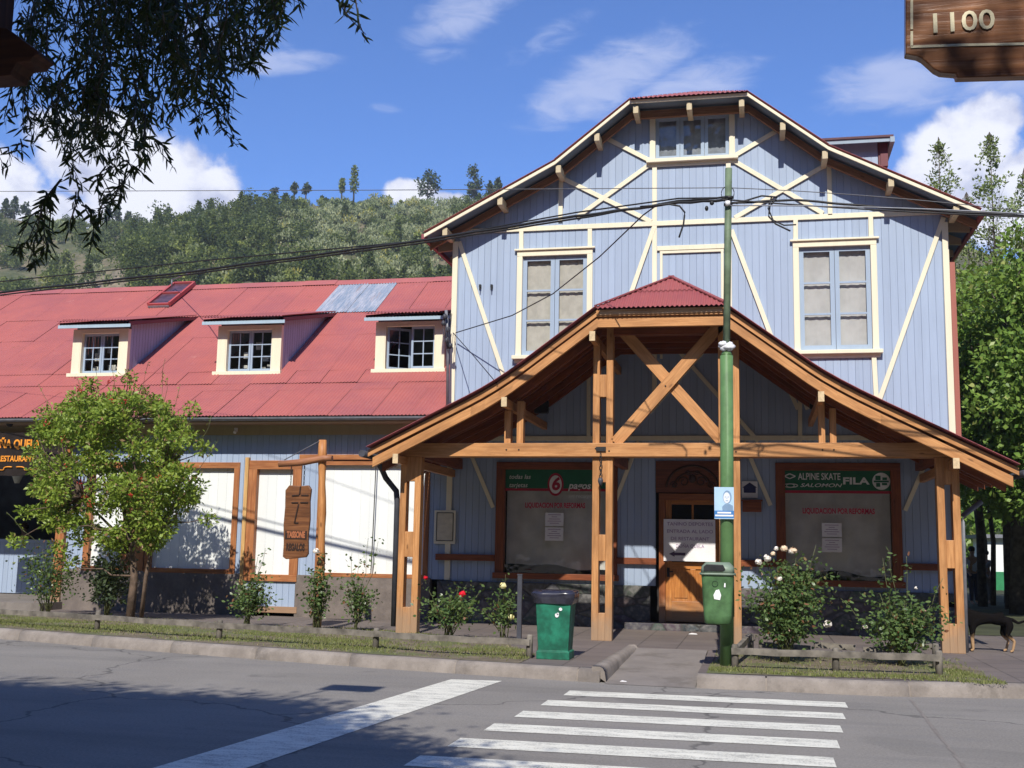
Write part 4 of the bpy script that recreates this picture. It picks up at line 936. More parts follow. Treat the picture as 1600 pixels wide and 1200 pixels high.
# ceiling boards, purlins
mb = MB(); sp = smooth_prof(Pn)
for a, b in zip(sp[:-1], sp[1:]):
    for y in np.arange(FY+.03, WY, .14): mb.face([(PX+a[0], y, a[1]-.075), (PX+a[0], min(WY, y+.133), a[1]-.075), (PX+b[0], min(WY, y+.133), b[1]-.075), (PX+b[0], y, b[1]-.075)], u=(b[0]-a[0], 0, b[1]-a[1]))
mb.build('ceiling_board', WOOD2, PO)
for px, py in ((925, 517), (787, 625), (1283, 622), (1494, 716), (617, 716)):
    q = at(px, py, FY+.02); z = RP(q.x)-.385; mb = MB(); mb.box(q.x-.04, q.x+.045, FY+.05, WY-.02, z-.10, z+.04); mb.build('purlin', WOOD, PO, bevel=.005)
    mb = MB(); mb.box(q.x-.043, q.x+.048, FY+.030, FY+.049, z-.103, z+.053); mb.build('purlin_end', m_plain('pale_end_grain', (.60, .46, .28), .7, .15, 20), PO)
# roof sheets
mb = MB(); sp = [(PX+a, z) for a, z in smooth_prof(Pn)]
li = [i for i, p in enumerate(sp) if p[0] <= -2.49+.01]; segsL = [(sp[i], sp[i+1]) for i in li[:-1]]
ri = [i for i, p in enumerate(sp) if p[0] >= -.45-.01]; segsR = [(sp[i+1], sp[i]) for i in ri[:-1]]
for a, b in segsL+segsR:
    a3, b3 = Vector((a[0], FY-.10, a[1])), Vector((b[0], FY-.10, b[1])); corr_sheet(mb, a3, (0, 1, 0), b3-a3, WY-FY+.10, (b3-a3).length+.004, amp=.011, t=.2)
hx0, hx1, zt = -2.49, -.45, 5.44; cxr = -1.38; hipY, rid = 18.85, 6.17; amp = .012
for side_, hx in ((-1, hx0), (1, hx1)):
    N = int((WY-FY)/.0127)
    for i in range(N):
        pr = []
        for y in (FY-.05+(WY-FY+.05)*i/N, FY-.05+(WY-FY+.05)*(i+1)/N):
            f = min(1, max(0, (y-FY+.05)/(hipY-FY))); h = amp*math.sin(y*2*PI/.076); pr.append((Vector((hx, y, zt+h)), Vector((hx+(cxr-hx)*f, y, zt+(rid-zt)*f+h))))
        mb.face([pr[0][0], pr[1][0], pr[1][1], pr[0][1]], smooth=True, t=.5)
n = 170
for r in range(2):
    for i in range(n):
        q = []
        for x in (hx0+(hx1-hx0)*i/n, hx0+(hx1-hx0)*(i+1)/n):
            f = 1-abs(x-cxr)/((cxr-hx0) if x < cxr else (hx1-cxr)); h = amp*math.sin(x*2*PI/.076)
            f0, f1 = (0, min(f, .55)) if r == 0 else (min(f, .5), f)
            lift = .014*(r == 1)
            q.append((Vector((x, FY-.12+(hipY-FY+.12)*f0, zt-.04+(rid-zt+.04)*f0+h+lift)), Vector((x, FY-.12+(hipY-FY+.12)*f1, zt-.04+(rid-zt+.04)*f1+h+lift*.3))))
        mb.face([q[0][0], q[1][0], q[1][1], q[0][1]], smooth=True, t=.2+.4*r)
mb.build('roof', RED2, PO, merge=False)
mb = MB()   # ridge and hip caps
for a, b in (((cxr, hipY-.02, rid+.02), (cxr, WY, rid+.02)), ((hx0, FY-.05, zt+.02), (cxr, hipY, rid+.02)), ((hx1, FY-.05, zt+.02), (cxr, hipY, rid+.02))): mb.beam(a, b, .10, .02)
mb.build('ridge_cap', RED2, PO)
mb = MB(); mb.box(hx0+.05, hx1-.05, FY-.02, FY-.001, zt-.13, zt-.05); mb.build('hip_fascia', m_wood('flaking_fascia', (.66, .48, .32), (.45, .26, .13), .8), PO)
ln = thing('slatted_lantern', 'small slatted wooden box lamp hanging high inside the porch gable', 'lamp', tuple(at(1080, 506, 20.2))); q = at(1080, 506, 20.2); c = MB(); c.box(q.x-.08, q.x+.08, q.y-.02, q.y+.1, q.z-.14, q.z+.14); c.build('box', WOOD2, ln); c = MB()
for k in (-.06, 0, .06): c.box(q.x+k-.012, q.x+k+.012, q.y-.04, q.y-.021, q.z-.12, q.z+.12)
c.build('slat', WOOD, ln)
for px, py in ((845, 635), (1277, 628)):
    q = at(px, py, 20.6); o = thing('porch_speaker', 'black box spotlight under the porch roof ' + ('on the left side' if px < 1000 else 'on the right side'), 'spotlight', tuple(q), 'dark spotlights under the porch roof'); c = MB(); c.box(q.x-.13, q.x+.13, q.y, q.y+.15, q.z-.12, q.z+.12); c.build('housing', BLACK, o, bevel=.02); c = MB(); c.box(q.x-.02, q.x+.02, q.y+.15, q.y+.8, q.z+.02, q.z+.06); c.build('bracket', BLACK, o)
# iron chain hanging on the middle post
ch = thing('iron_bell_chain', 'dark iron hanger with chain fixed to the porch post beside the beam', 'hanger', (-2.45, PY-.17, 2.6))
q = at(939, 703, PY-.17); c = MB(); c.box(q.x-.08, q.x+.08, q.y-.01, q.y+.01, q.z-.02, q.z+.05); c.build('plate', BLACK, ch); c = MB()
for k in range(6): c.tube([(q.x+.018*math.cos(t)*(1 if k % 2 else .4), q.y-.03+.018*math.cos(t)*(.4 if k % 2 else 1), q.z-.09-.07*k+.04*math.sin(t)) for t in np.linspace(0, 2*PI, 10)], .007, 5, cap=False)
c.build('chain', BLACK, ch); c = MB(); c.tube([(q.x, q.y-.03, q.z-.45), (q.x, q.y-.03, q.z-.5), (q.x, q.y-.03, q.z-.58)], [.03, .045, .02], 8); c.build('hook', DGREY, ch)
# gutters + downpipes
dp = thing('black_downpipe', 'black downpipe with gutter end beside the left porch post', 'downpipe', (-5.95, 18.4, .15))
c = MB(); a = at(600, 735, 18.4)
c.tube([(-6.28, 18.2, 3.02), (-6.22, 18.3, 2.86), (-6.18, 18.4, 2.72), (-5.99, 18.42, 2.50), (-5.97, 18.43, 2.3), (-5.96, 18.43, .25)], .05, 10); c.build('pipe', DGREY, dp)
c = MB(); c.tube([(-6.34, 17.6, 3.07), (-6.34, 21.35, 3.07)], .06, 8); c.build('gutter', DGREY, dp)
dp = thing('grey_downpipe', 'grey zinc downpipe with angled top behind the right porch post', 'downpipe', (3.12, 18.4, .15))
c = MB(); c.tube([(3.36, 18.55, 2.42), (3.08, 18.5, 2.20), (3.06, 18.5, 2.1), (3.05, 18.5, .16)], .04, 10); c.build('pipe', LGREY, dp)
c = MB(); c.tube([(3.82, 17.6, 2.80), (3.82, 21.35, 2.80)], .055, 8); c.build('gutter', DGREY, dp)

# ================================================================= STREET FURNITURE
# hanging carved sign
HS = thing('hanging_tavern_sign', 'tall carved plank sign hanging from a rustic log bracket post', 'sign', (-7.25, 18.2, .15))
c = MB(); pts = [(-7.24+.03*math.sin(z*1.3), 18.2, z) for z in np.linspace(.1, 3.35, 14)]; c.tube(pts, [.068+.010*math.sin(i*1.7) for i in range(14)], 12); c.build('post', m_wood('rustic_post_wood', (.58, .27, .09), (.40, .16, .05), .5), HS)
c = MB(); c.tube([(-8.02, 18.14, 2.93), (-7.6, 18.12, 2.96), (-7.2, 18.12, 3.03), (-7.05, 18.12, 3.03)], [.055, .06, .055, .05], 10); c.build('bracket_arm', m_wood('rustic_arm_wood', (.42, .19, .09), (.28, .11, .05), .55), HS)
c = MB()
for xx in (-7.79, -7.55):
    for k in range(7): c.tube([(xx+.012*math.cos(t)*(k % 2), 18.14+.012*math.cos(t)*(1-k % 2), 2.88-.047*k+.028*math.sin(t)) for t in np.linspace(0, 2*PI, 8)], .005, 4, cap=False)
c.build('chain', BLACK, HS)
c = MB(); c.tube([(-7.92, 18.12, 3.0), (-7.28, 18.15, 3.34)], .008, 5); c.build('stay_wire', WIRE, HS)
outl = [(-7.86, 1.36), (-7.80, 1.32), (-7.62, 1.34), (-7.44, 1.36), (-7.405, 1.42), (-7.42, 1.7), (-7.40, 2.0), (-7.415, 2.3), (-7.40, 2.5), (-7.45, 2.57), (-7.6, 2.555), (-7.8, 2.57), (-7.87, 2.48), (-7.86, 2.2), (-7.875, 1.9), (-7.855, 1.6)]
sb = MB(); sb.prism(outl[::1], 18.10, 18.16); sb.v = [Vector(v) for v in sb.v]; bo = sb.build('sign_board', SIGNW, HS, bevel=.012)
c = MB(); yb = 18.093
for A_, B_ in (((-7.74, 2.39), (-7.61, 2.40)), ((-7.57, 2.40), (-7.44, 2.40)), ((-7.74, 2.27), (-7.62, 2.275)), ((-7.58, 2.275), (-7.44, 2.275)), ((-7.59, 2.55), (-7.60, 2.41)), ((-7.61, 2.25), (-7.67, 1.93)), ((-7.67, 1.93), (-7.60, 1.93))): c.beam((A_[0], yb, A_[1]), (B_[0], yb, B_[1]), .022, .012, up=(0, 1, 0))
c.box(-7.83, -7.44, yb, 18.1, 1.66, 1.80); c.build('burnt_mark', SOOT, bo)
text('TASSONE', -7.635, 1.73, yb-.002, .10, m_plain('carved_letter', (.35, .12, .05), .6), bo, width=.33, bold=.008); text('REGALOS', -7.635, 1.52, yb, .11, SOOT, bo, width=.33, bold=.008)
# utility pole
UP = thing('utility_pole', 'green painted steel utility pole at the kerb by the crossing', 'utility pole', (-.4, 15.0, .15))
c = MB(); c.tube([(-.405, 15, .1), (-.385, 15, 2.2), (-.375, 15, 4.15)], [.088, .086, .084], 16); c.tube([(-.375, 15, 4.15), (-.375, 15, 4.22)], [.084, .05], 16); c.build('lower_pole', POLE_G, UP, bevel=0)
c = MB(); c.tube([(-.375, 15, 4.2), (-.35, 15, 5.5), (-.325, 15, 6.72)], .047, 12); c.build('upper_pole', POLE_T, UP)
c = MB()
for k in range(9):
    a = k*.7; c.ball((-.375+.05*math.cos(a)+.02*(k % 3-1), 14.95+.02*math.sin(a), 4.27+.03*math.sin(k*2.3)), .045, 7, 5, (1.3, .8, .8), .25)
c.build('cloth_tie', m_plain('white_rag', (.7, .7, .74), .8, .2, 9), UP)
c = MB(); c.tube([(-.34+.085*math.cos(t), 14.99, 6.37+.1*math.sin(t)) for t in np.linspace(-.9, PI+.9, 20)], .006, 5, cap=False)
for z in (6.20, 6.27): c.tube([(-.335, 15, z), (-.335, 15, z+.03)], .06, 10)
c.tube([(-.38, 14.93, 6.30), (-.26, 14.93, 6.29)], .022, 8); c.ball((-.55, 14.95, 6.23), .03, 8, 6); c.ball((-.62, 14.95, 6.16), .025, 8, 6, (1, 1, 1.5)); c.build('clamp', BLACK, UP)
c = MB(); c.tube([(-.34, 14.93, 6.18), (-.34, 14.93, 6.24)], .035, 10); c.build('insulator', WHITE, UP)
# poster on pole
PP = thing('pole_poster', 'pale blue campaign poster with a portrait tied to the green pole', 'poster', (-.42, 14.9, 2.2))
a, b = at(1116, 761, 14.88), at(1147, 811, 14.88); w_, h_ = b.x-a.x, a.z-b.z
c = MB(); c.box(a.x, b.x, 14.882, 14.888, b.z, a.z); ps = c.build('sheet', POSTB, PP)
c = MB(); c.box(a.x, b.x, 14.879, 14.8815, b.z+h_*.03, b.z+h_*.26); c.build('band', POSTD, ps)
c = MB(); fx, fz = a.x+w_*.66, b.z+h_*.64
c.prism([(fx-.06, b.z+h_*.26), (fx+.075, b.z+h_*.26), (fx+.07, b.z+h_*.42), (fx+.03, b.z+h_*.47), (fx-.03, b.z+h_*.47), (fx-.065, b.z+h_*.38)], 14.8795, 14.8815); c.prism([(fx+.056*math.cos(t), fz+.02+.085*math.sin(t)) for t in np.linspace(0, 2*PI, 20)[:-1]], 14.8792, 14.8812); c.build('portrait_shade', POSTG, ps)
c = MB(); c.prism([(fx-.006+.043*math.cos(t), fz+.01+.07*math.sin(t)) for t in np.linspace(0, 2*PI, 20)[:-1]], 14.8780, 14.8790); c.build('portrait_face', FACEC, ps)
c = MB(); 
for dx_, dz_, ww in ((-.022, .02, .009), (.014, .02, .009), (-.004, -.028, .016)): c.box(fx+dx_-ww, fx+dx_+ww, 14.8768, 14.8778, fz+dz_-.004, fz+dz_+.004)
c.box(fx-.006, fx-.001, 14.8768, 14.8778, fz-.008, fz+.012); c.build('portrait_features', POSTG, ps)
c = MB(); c.box(a.x+w_*.15, b.x-w_*.15, 14.877, 14.8785, b.z+h_*.17, b.z+h_*.22); c.box(a.x+w_*.04, b.x-w_*.04, 14.877, 14.8785, b.z+h_*.08, b.z+h_*.13); c.build('white_print', WHITE, ps)
# pole litter bin
PB = thing('pole_litter_bin', 'green plastic litter bin with hooded top strapped to the pole', 'litter bin', (-.5, 14.85, .69))
def rrect(cx_, cy_, w, d, z, r=.06, n=4):
    out = []
    for sx, sy, a0 in ((1, 1, 0), (-1, 1, PI/2), (-1, -1, PI), (1, -1, 1.5*PI)):
        for k in range(n+1):
            t = a0+PI/2*k/n; out.append((cx_+sx*(w/2-r)+r*math.cos(t), cy_+sy*(d/2-r)+r*math.sin(t), z))
    return out
def loft(mb, rings, cap0=True, cap1=True, smooth=True):
    for A_, B_ in zip(rings[:-1], rings[1:]):
        n = len(A_)
        for i in range(n): mb.face([A_[i], A_[(i+1) % n], B_[(i+1) % n], B_[i]], smooth=smooth)
    if cap0: mb.face(rings[0][::-1])
    if cap1: mb.face(rings[-1])
bx, by = -.50, 14.72
c = MB(); loft(c, [rrect(bx, by, .26, .20, .685), rrect(bx, by, .33, .25, .70), rrect(bx, by, .35, .27, .80), rrect(bx, by, .40, .31, 1.28), rrect(bx, by, .41, .32, 1.30)]); c.build('body', BIN_P, PB)
c = MB(); loft(c, [rrect(bx, by, .44, .35, 1.295, .08), rrect(bx, by, .45, .36, 1.32, .08)]); loft(c, [rrect(bx, by, .42, .33, 1.32, .09), rrect(bx, by, .40, .31, 1.40, .1), rrect(bx, by+.02, .30, .20, 1.455, .09)]); c.build('hood', BIN_L, PB)
c = MB(); c.prism([(p[0], p[2]) for p in [(bx-.17+.0, 0, 1.345), (bx+.07, 0, 1.345), (bx+.10, 0, 1.37), (bx+.07, 0, 1.425), (bx-.13, 0, 1.43), (bx-.17, 0, 1.40)]], by-.178, by-.10); c.build('opening', BLACK, PB, bevel=.006)
c = MB(); c.tube([(bx-.03+.035*math.cos(t), by-.155, 1.19+.035*math.sin(t)) for t in np.linspace(0, 2*PI, 16)], .005, 5, cap=False); c.build('emblem', m_plain('dark_green_emblem', (.03, .07, .03), .5), PB)
c = MB(); c.prism([(bx-.04, 1.0), (bx+.03, .99), (bx+.045, 1.05), (bx+.02, 1.12), (bx-.02, 1.11), (bx-.05, 1.05)], by-.152, by-.145); c.prism([(bx+.08, 1.15), (bx+.10, 1.15), (bx+.10, 1.2), (bx+.085, 1.2)], by-.163, by-.156); c.build('sticker_scrap', WHITE, PB)
c = MB(); c.box(bx-.02, bx+.12, by+.12, by+.22, 1.1, 1.2); c.build('strap', DGREY, PB)
# square green bin
GBN = thing('square_litter_bin', 'square dark green litter bin with a black bag lining at the kerb', 'litter bin', (-2.64, 15.1, .15))
def rect(cx_, cy_, w, d, z): return [(cx_-w/2, cy_-d/2, z), (cx_+w/2, cy_-d/2, z), (cx_+w/2, cy_+d/2, z), (cx_-w/2, cy_+d/2, z)]
c = MB(); X_, Y_ = -2.64, 15.12
loft(c, [rect(X_, Y_, .44, .40, .15), rect(X_, Y_, .44, .40, .25), rect(X_, Y_, .40, .36, .26), rect(X_, Y_, .47, .43, .90)], smooth=False); c.build('body', BIN_G, GBN, bevel=.008)
c = MB(); rr = []
for z, ex in ((.86, .012), (.93, .03), (.99, .045), (1.035, .028), (1.02, -.02), (.93, -.03)):
    ring = []
    base = [(-1, -1), (-.5, -1), (0, -1), (.5, -1), (1, -1), (1, -.5), (1, 0), (1, .5), (1, 1), (.5, 1), (0, 1), (-.5, 1), (-1, 1), (-1, .5), (-1, 0), (-1, -.5)]
    for sx, sy in base:
        j = random.uniform(-.013, .013); ring.append((X_+sx*(.24+ex+j), Y_+sy*(.22+ex+j), z+random.uniform(-.012, .012)))
    rr.append(ring)
loft(c, rr, False, True); c.build('bag', BAG, GBN)
c = MB(); 
for dx_, dz_, r_ in ((.10, .80, .022), (.05, .72, .028), (.065, .74, .016)): c.prism([(X_+dx_+r_*math.cos(t)*random.uniform(.8, 1.2), dz_+r_*math.sin(t)) for t in np.linspace(0, 2*PI, 9)[:-1]], Y_-.218, Y_-.205)
c.build('sticker_scrap', WHITE, GBN)
# black post
q = at(811, 1003, 17.3); BP = thing('steel_post', 'thin dark grey steel post standing behind the green litter bin', 'post', (q.x, 17.3, .15)); c = MB(); c.box(q.x-.035, q.x+.035, 17.27, 17.33, .15, 1.17); c.build('shaft', DGREY, BP, bevel=.004); c = MB(); c.box(q.x-.04, q.x+.04, 17.265, 17.335, 1.17, 1.185); c.build('cap', DGREY, BP)
for px, py, lb, sz in ((1082, 991, 'small white paper scrap on the porch paving before the door', .07), (973, 1066, 'tiny white scrap in the gutter at the ramp foot', .045), (37, 1160, None, 0)):
    if not lb: continue
    d = F_ + R_*((px-800)/FPX) + U_*((600-py)/FPX); z_ = .153 if py < 1000 else .004; q = Vector((0, 0, 1.6)) + d*((z_-1.6)/d.z)
    c = MB(); c.prism([(q.x-sz, z_), (q.x+sz*1.2, z_), (q.x+sz, z_+.012), (q.x-sz*.2, z_+.02), (q.x-sz*.8, z_+.008)], q.y-sz*.4, q.y+sz*.5); o = c.build('paper_scrap', WHITE); tagp(o, lb, 'litter')
# low rail fences
def rail_fence(name, label, pts, posts, h=.26, extra=None):
    o = thing(name, label, 'fence', (pts[0][0], pts[0][1], .15))
    for a, b in zip(pts[:-1], pts[1:]):
        c = MB(); d = Vector((b[0]-a[0], b[1]-a[1], 0)); n = 5; prev = None
        for k in range(n): 
            p = Vector((a[0], a[1], .15+h-.05)) + d*(k/n); q = Vector((a[0], a[1], .15+h-.05)) + d*((k+1)/n)
            c.beam(p+Vector((0, 0, .006*math.sin(k*2.1))), q+Vector((0, 0, .006*math.sin((k+1)*2.1))), .055, .078)
        c.build('rail', GREYW, o)
    for x, y in posts:
        c = MB(); r = .045; hh = h+random.uniform(.02, .07); c.tube([(x, y, .1), (x+.005, y, .15+hh-.02), (x+.006, y, .15+hh)], [r, r*.95, r*.7], 9); c.build('post', GREYW, o)
    return o
rail_fence('low_rail_fence', 'long weathered grey rail fence along the grass strip left of the bins', [(-17, 18.55), (-13.6, 17.5), (-10.35, 16.62), (-7.85, 15.85), (-5.25, 15.4), (-4.35, 15.05), (-2.95, 14.95)], [(-13.6, 17.54), (-10.35, 16.66), (-7.85, 15.89), (-5.25, 15.44), (-2.97, 15.0), (-2.97, 15.75)])
rail_fence('bed_rail_fence', 'short grey rail fence round the rose bed right of the pole', [(-.34, 14.72), (1.0, 14.80), (2.14, 14.87)], [(-.3, 14.76), (.92, 14.84), (2.14, 14.92), (2.2, 15.6), (-.12, 16.6)])
o = thing('bed_side_rail', 'sloping grey rail at the left end of the rose bed beside the ramp', 'fence', (-.3, 15, .15)); c = MB(); c.beam((-.30, 14.85, .34), (-.12, 16.6, .42), .06, .08); c.build('rail', GREYW, o)
o = thing('back_rail_fence', 'broken low grey rail along the back of the rose bed', 'fence', (1, 16.7, .15)); c = MB(); c.beam((0, 16.7, .3), (.7, 16.65, .27), .06, .08); c.beam((.75, 16.65, .33), (1.3, 16.7, .3), .06, .08); c.beam((1.4, 16.6, .28), (2.3, 16.6, .36), .06, .08); c.build('rail', GREYW, o)
# near street name board at the upper right
SB = thing('street_number_board', 'carved wooden street board marked 1100 hanging close at upper right', 'sign', tuple(at(1600, 60, 3.0)))
Yb = 3.0
out_px = [(1415, -150), (1415, 84), (1433, 87), (1441, 91), (1450, 99), (1460, 108), (1470, 113), (1494, 115), (1495, 121), (1640, 117), (1745, 114)]
pts = [at(x, y, Yb) for x, y in out_px]; poly = [(p.x, p.z) for p in pts] + [(pts[-1].x, pts[0].z)]
c = MB(); c.prism(poly, Yb, Yb+.035); sbo = c.build('board', m_wood('shiny_board_wood', (.34, .15, .065), (.15, .055, .025), .25), SB, bevel=.003)
c = MB()
def gl(a, b, w=.0065): 
    p, q = at(*a, Yb-.001), at(*b, Yb-.001); c.beam((p.x, Yb-.001, p.z), (q.x, Yb-.001, q.z), w, .004, up=(0, 1, 0))
gl((1424.5, -140), (1424.5, 46)); gl((1424.5, 49), (1424.5, 73)); gl((1423, 73.5), (1500, 70.5)); gl((1500, 70.5), (1700, 67)); c.build('carved_border', GOLD, sbo)
p_, q_ = at(1453, 52, Yb), at(1453, 22, Yb); hh = q_.z-p_.z; pc = at(1501, 36, Yb); pe = at(1549, 36, Yb); pl = at(1453, 36, Yb)
text('1100', pc.x, pc.z, Yb-.003, hh, GOLD, sbo, width=(pe.x-pl.x), bold=.0007, name='carved_number')
c = MB(); xp = pts[-1].x+.02; c.box(xp, xp+.1, Yb-.03, Yb+.07, 0, 3.3); c.build('post', DARKW, SB)
# dark carved timber end at upper left
TB = thing('carved_timber_bracket', 'dark carved timber bracket end poking in at the upper left edge', 'bracket', tuple(at(0, 80, 3.4)))
out_px = [(-160, 20), (11, 44), (58, 79), (59, 84), (52, 88), (47, 95), (27, 97), (19, 108), (16, 117), (0, 119), (-40, 122), (-160, 124)]
poly = [(at(x, y, 3.4).x, at(x, y, 3.4).z) for x, y in out_px][::-1]; c = MB(); c.prism(poly[::-1][::-1], 3.4, 3.5); c.build('board', DARKW, TB, bevel=.003)
p = at(-40, 0, 3.45); q = at(10, 0, 3.45); c = MB(); c.box(p.x, q.x, 3.405, 3.495, at(0, 50, 3.45).z, 4.2); c.build('hanger', DARKW, TB)
c = MB(); p = at(-170, 60, 3.45); c.box(p.x-.15, p.x+.02, 3.36, 3.54, 0, 4.3); c.build('post', DARKW, TB)
# street lamp of which the photo shows only the shadow
SLP = thing('street_lamp', 'street lamp behind the viewer that throws the small box shadow on the road', 'street lamp', (-4.6, 3.0, 0))
c = MB(); c.tube([(-4.6, 3.0, 0), (-4.6, 3.0, 6.2)], .05, 10); c.build('pole', DGREY, SLP); c = MB(); c.tube([(-4.6, 3.0, 6.0), (-4.45, 4.4, 6.25), (-4.25, 5.8, 6.2)], .02, 8); c.build('arm', DGREY, SLP); c = MB(); c.box(-4.42, -3.78, 5.62, 6.05, 6.1, 6.2); c.build('lamp_head', DGREY, SLP, bevel=.02)

# ================================================================= CABLES
def cable(name, label, pts, r, m_=CABLE, sag=0., n=24, parent=None, wob=0.):
    P_ = []
    for i in range(len(pts)-1):
        a, b = Vector(pts[i]), Vector(pts[i+1])
        for k in range(n if i < len(pts)-2 else n+1):
            t = k/n; p = a.lerp(b, t); p.z -= sag*4*t*(1-t)+wob*math.sin(t*37+i); P_.append(p)
    c = MB(); c.tube(P_, r, 6)
    o = c.build(name, m_); tagp(o, label, 'cable'); return o
PT = Vector((-.33, 14.93, 6.26))
def on_line(px, py):     # the cables run away to the left over the long roof: vertical plane y = 15 + .4(-.33 - x)
    d = F_ + R_*((px-800)/FPX) + U_*((600-py)/FPX); s_ = (15-.22*.33)/(d.y+.22*d.x); return Vector((0, 0, 1.6))+d*s_
L1 = [on_line(-160, 478), on_line(0, 457), on_line(300, 424), on_line(650, 377), on_line(900, 338), on_line(1060, 317), PT]
L2 = [on_line(-160, 482), on_line(0, 461), on_line(300, 428), on_line(650, 381), on_line(900, 342), on_line(1060, 314), PT+Vector((0, 0, .04))]
L3 = [on_line(-160, 458), on_line(0, 440), on_line(330, 406), on_line(650, 377), on_line(900, 332), on_line(1060, 310), PT+Vector((0, 0, .03))]
cable('bundled_cable', 'lowest thick black bundled cable running left from the green pole', L1, .020, sag=.0, n=8, wob=.006)
cable('bundled_cable', 'thick black cable lying just above the lowest bundled cable, left of the pole', L2, .014, n=8, wob=.004)
cable('overhead_cable', 'thinner black cable crossing well above the bundle over the hillside', L3, .011, n=8)
cable('overhead_wire', 'thin grey wire high across the sky from the left to the pole top', [on_line(-160, 300), on_line(0, 299), on_line(600, 297), Vector((-.33, 15, 6.45))], .006, WIRE, n=10)
cable('overhead_wire', 'thin grey wire leaving the pole top to the right, highest of the four', [(-.33, 15, 6.45), at(1600, 330, 15.0)], .006, WIRE, sag=-.04)
cable('overhead_cable', 'thin cable right of the pole that ends lowest at the right edge', [PT, at(1600, 339, 15.0), at(1760, 345, 15)], .011, sag=.02)
cable('overhead_cable', 'pale cable right of the pole just above the lowest one', [PT+Vector((0, 0, -.08)), at(1600, 334, 14.8)], .009, LGREY, sag=-.03)
cable('bundled_cable', 'thick black bundle leaving the pole towards the trees on the right', [PT+Vector((0, 0, -.05)), at(1240, 312, 15), at(1400, 326, 15), at(1600, 337, 15)], .016, n=8, wob=.004)
cable('cable_loop', 'loose black cable end dangling left of the pole top', [at(1000, 323, 15), at(1045, 319, 15), at(1062, 322, 15), at(1070, 332, 15), at(1068, 350, 15), at(1061, 371, 15)], .013, n=4)
cable('cable_loop', 'loose black cable looping down right of the pole top', [at(1150, 318, 14.95), at(1190, 306, 14.95), at(1215, 308, 14.95), at(1203, 322, 14.95), at(1201, 338, 14.95), at(1212, 350, 14.95), at(1235, 361, 14.95)], .012, n=4)
cable('cable_loop', 'shorter loose cable tail beside the loop right of the pole', [at(1206, 306, 14.97), at(1200, 325, 14.97), at(1208, 344, 14.97), at(1225, 352, 14.97), at(1244, 351, 14.97)], .010, n=4)
sdp = [at(1030, 318, 15.0), at(1005, 336, 15.6), at(937, 401, 17.2), at(864, 459, 19), at(800, 493, 20.2), at(712, 520, 21.2)]
cable('service_cable', 'slack service cable from the bundle down to the building corner', sdp, .010, n=6)
cable('service_cable', 'short cable from the building corner down to the porch roof edge', [at(708, 520, 21.2), at(740, 556, 19.6), at(777, 600, 17.66)], .008, n=6)
cb = thing('corner_conduit', 'grey conduit and insulators on the corner between the two buildings', 'conduit', tuple(at(700, 600, 21.2)))
c = MB(); c.tube([at(699, 645, 21.1), at(700, 520, 21.1), at(697, 485, 21.1)], .03, 8); c.build('pipe', LGREY, cb)
c = MB()
for px, py in ((693, 505), (700, 515), (698, 532), (704, 540), (695, 495)): c.ball(at(px, py, 21.0), .045, 8, 6, (1, 1, 1.3), .15)
for k in range(4): c.tube([at(697+k*3, 490, 21.0), at(692+k*4, 515, 20.95), at(699+k, 545, 21.0)], .008, 5)
c.build('insulator', DGREY, cb)
rb = thing('roof_wire_bracket', 'small metal wire bracket on the ridge beside the skylight', 'bracket', tuple(at(268, 446, 27))); c = MB(); c.tube([at(268, 448, 27), at(269, 436, 27)], .02, 6); c.tube([at(269, 437, 27), at(300, 425, 24), at(312, 421, 22.4)], .012, 6); c.build('arm', LGREY, rb)

# ================================================================= VEGETATION
def branch_path(a, b, n=5, wob=.1):
    a, b = Vector(a), Vector(b); L = (b-a).length
    return [a.lerp(b, k/n) + Vector((random.uniform(-1, 1), random.uniform(-1, 1), random.uniform(-.5, .5)))*wob*L*(0 if k in (0, n) else 1)*.5 for k in range(n+1)]
def tree(name, label, cat, base, trunk_pts, trunk_r, clumps, nleaf, clump_r, leaf_len, leaf_w, lm, bm_, group=None, shape='rhomb', hang=0., twigs=True, limb_r=.03, extra=None, tint=None):
    o = thing(name, label, cat, base, group); c = MB()
    tp_f = .95 if name == 'poplar_tree' else .6
    for pth, r in zip(trunk_pts, trunk_r): c.tube(pth, [r*(1-tp_f*(k/(len(pth)-1))**(.45 if tp_f > .9 else 1)) for k in range(len(pth))], 8)
    tops = [Vector(p) for pth in trunk_pts for p in pth[len(pth)//3:]]
    if twigs:
        for q in clumps:
            q = Vector(q[:3]); s_ = min(tops, key=lambda p: (p-q).length + .6*max(0, p.z-q.z)); pth = branch_path(s_, q, 4, .16); c.tube(pth, [limb_r*(1-.75*k/4) for k in range(5)], 5)
    c.build('trunk', bm_, o)
    C_ = []; Dr = []
    for q in clumps:
        r = (q[3] if len(q) > 3 else 1)*clump_r; n = int(nleaf*(q[3] if len(q) > 3 else 1)**2); u_ = unit(rng.normal(size=(n, 3)))*(rng.random((n, 1))**.45)*r*np.array([1, 1, .8]); C_.append(np.array(q[:3])+u_); Dr.append(u_/r*.8+rng.normal(size=(n, 3))*.6+np.array([0, 0, -hang]))
    C_ = np.concatenate(C_); Dr = np.concatenate(Dr); N = len(C_)
    leaves('crown', C_, Dr, leaf_len*rng.uniform(.7, 1.3, N), leaf_w*rng.uniform(.7, 1.3, N), lm, o, shape, tint=tint)
    return o, C_
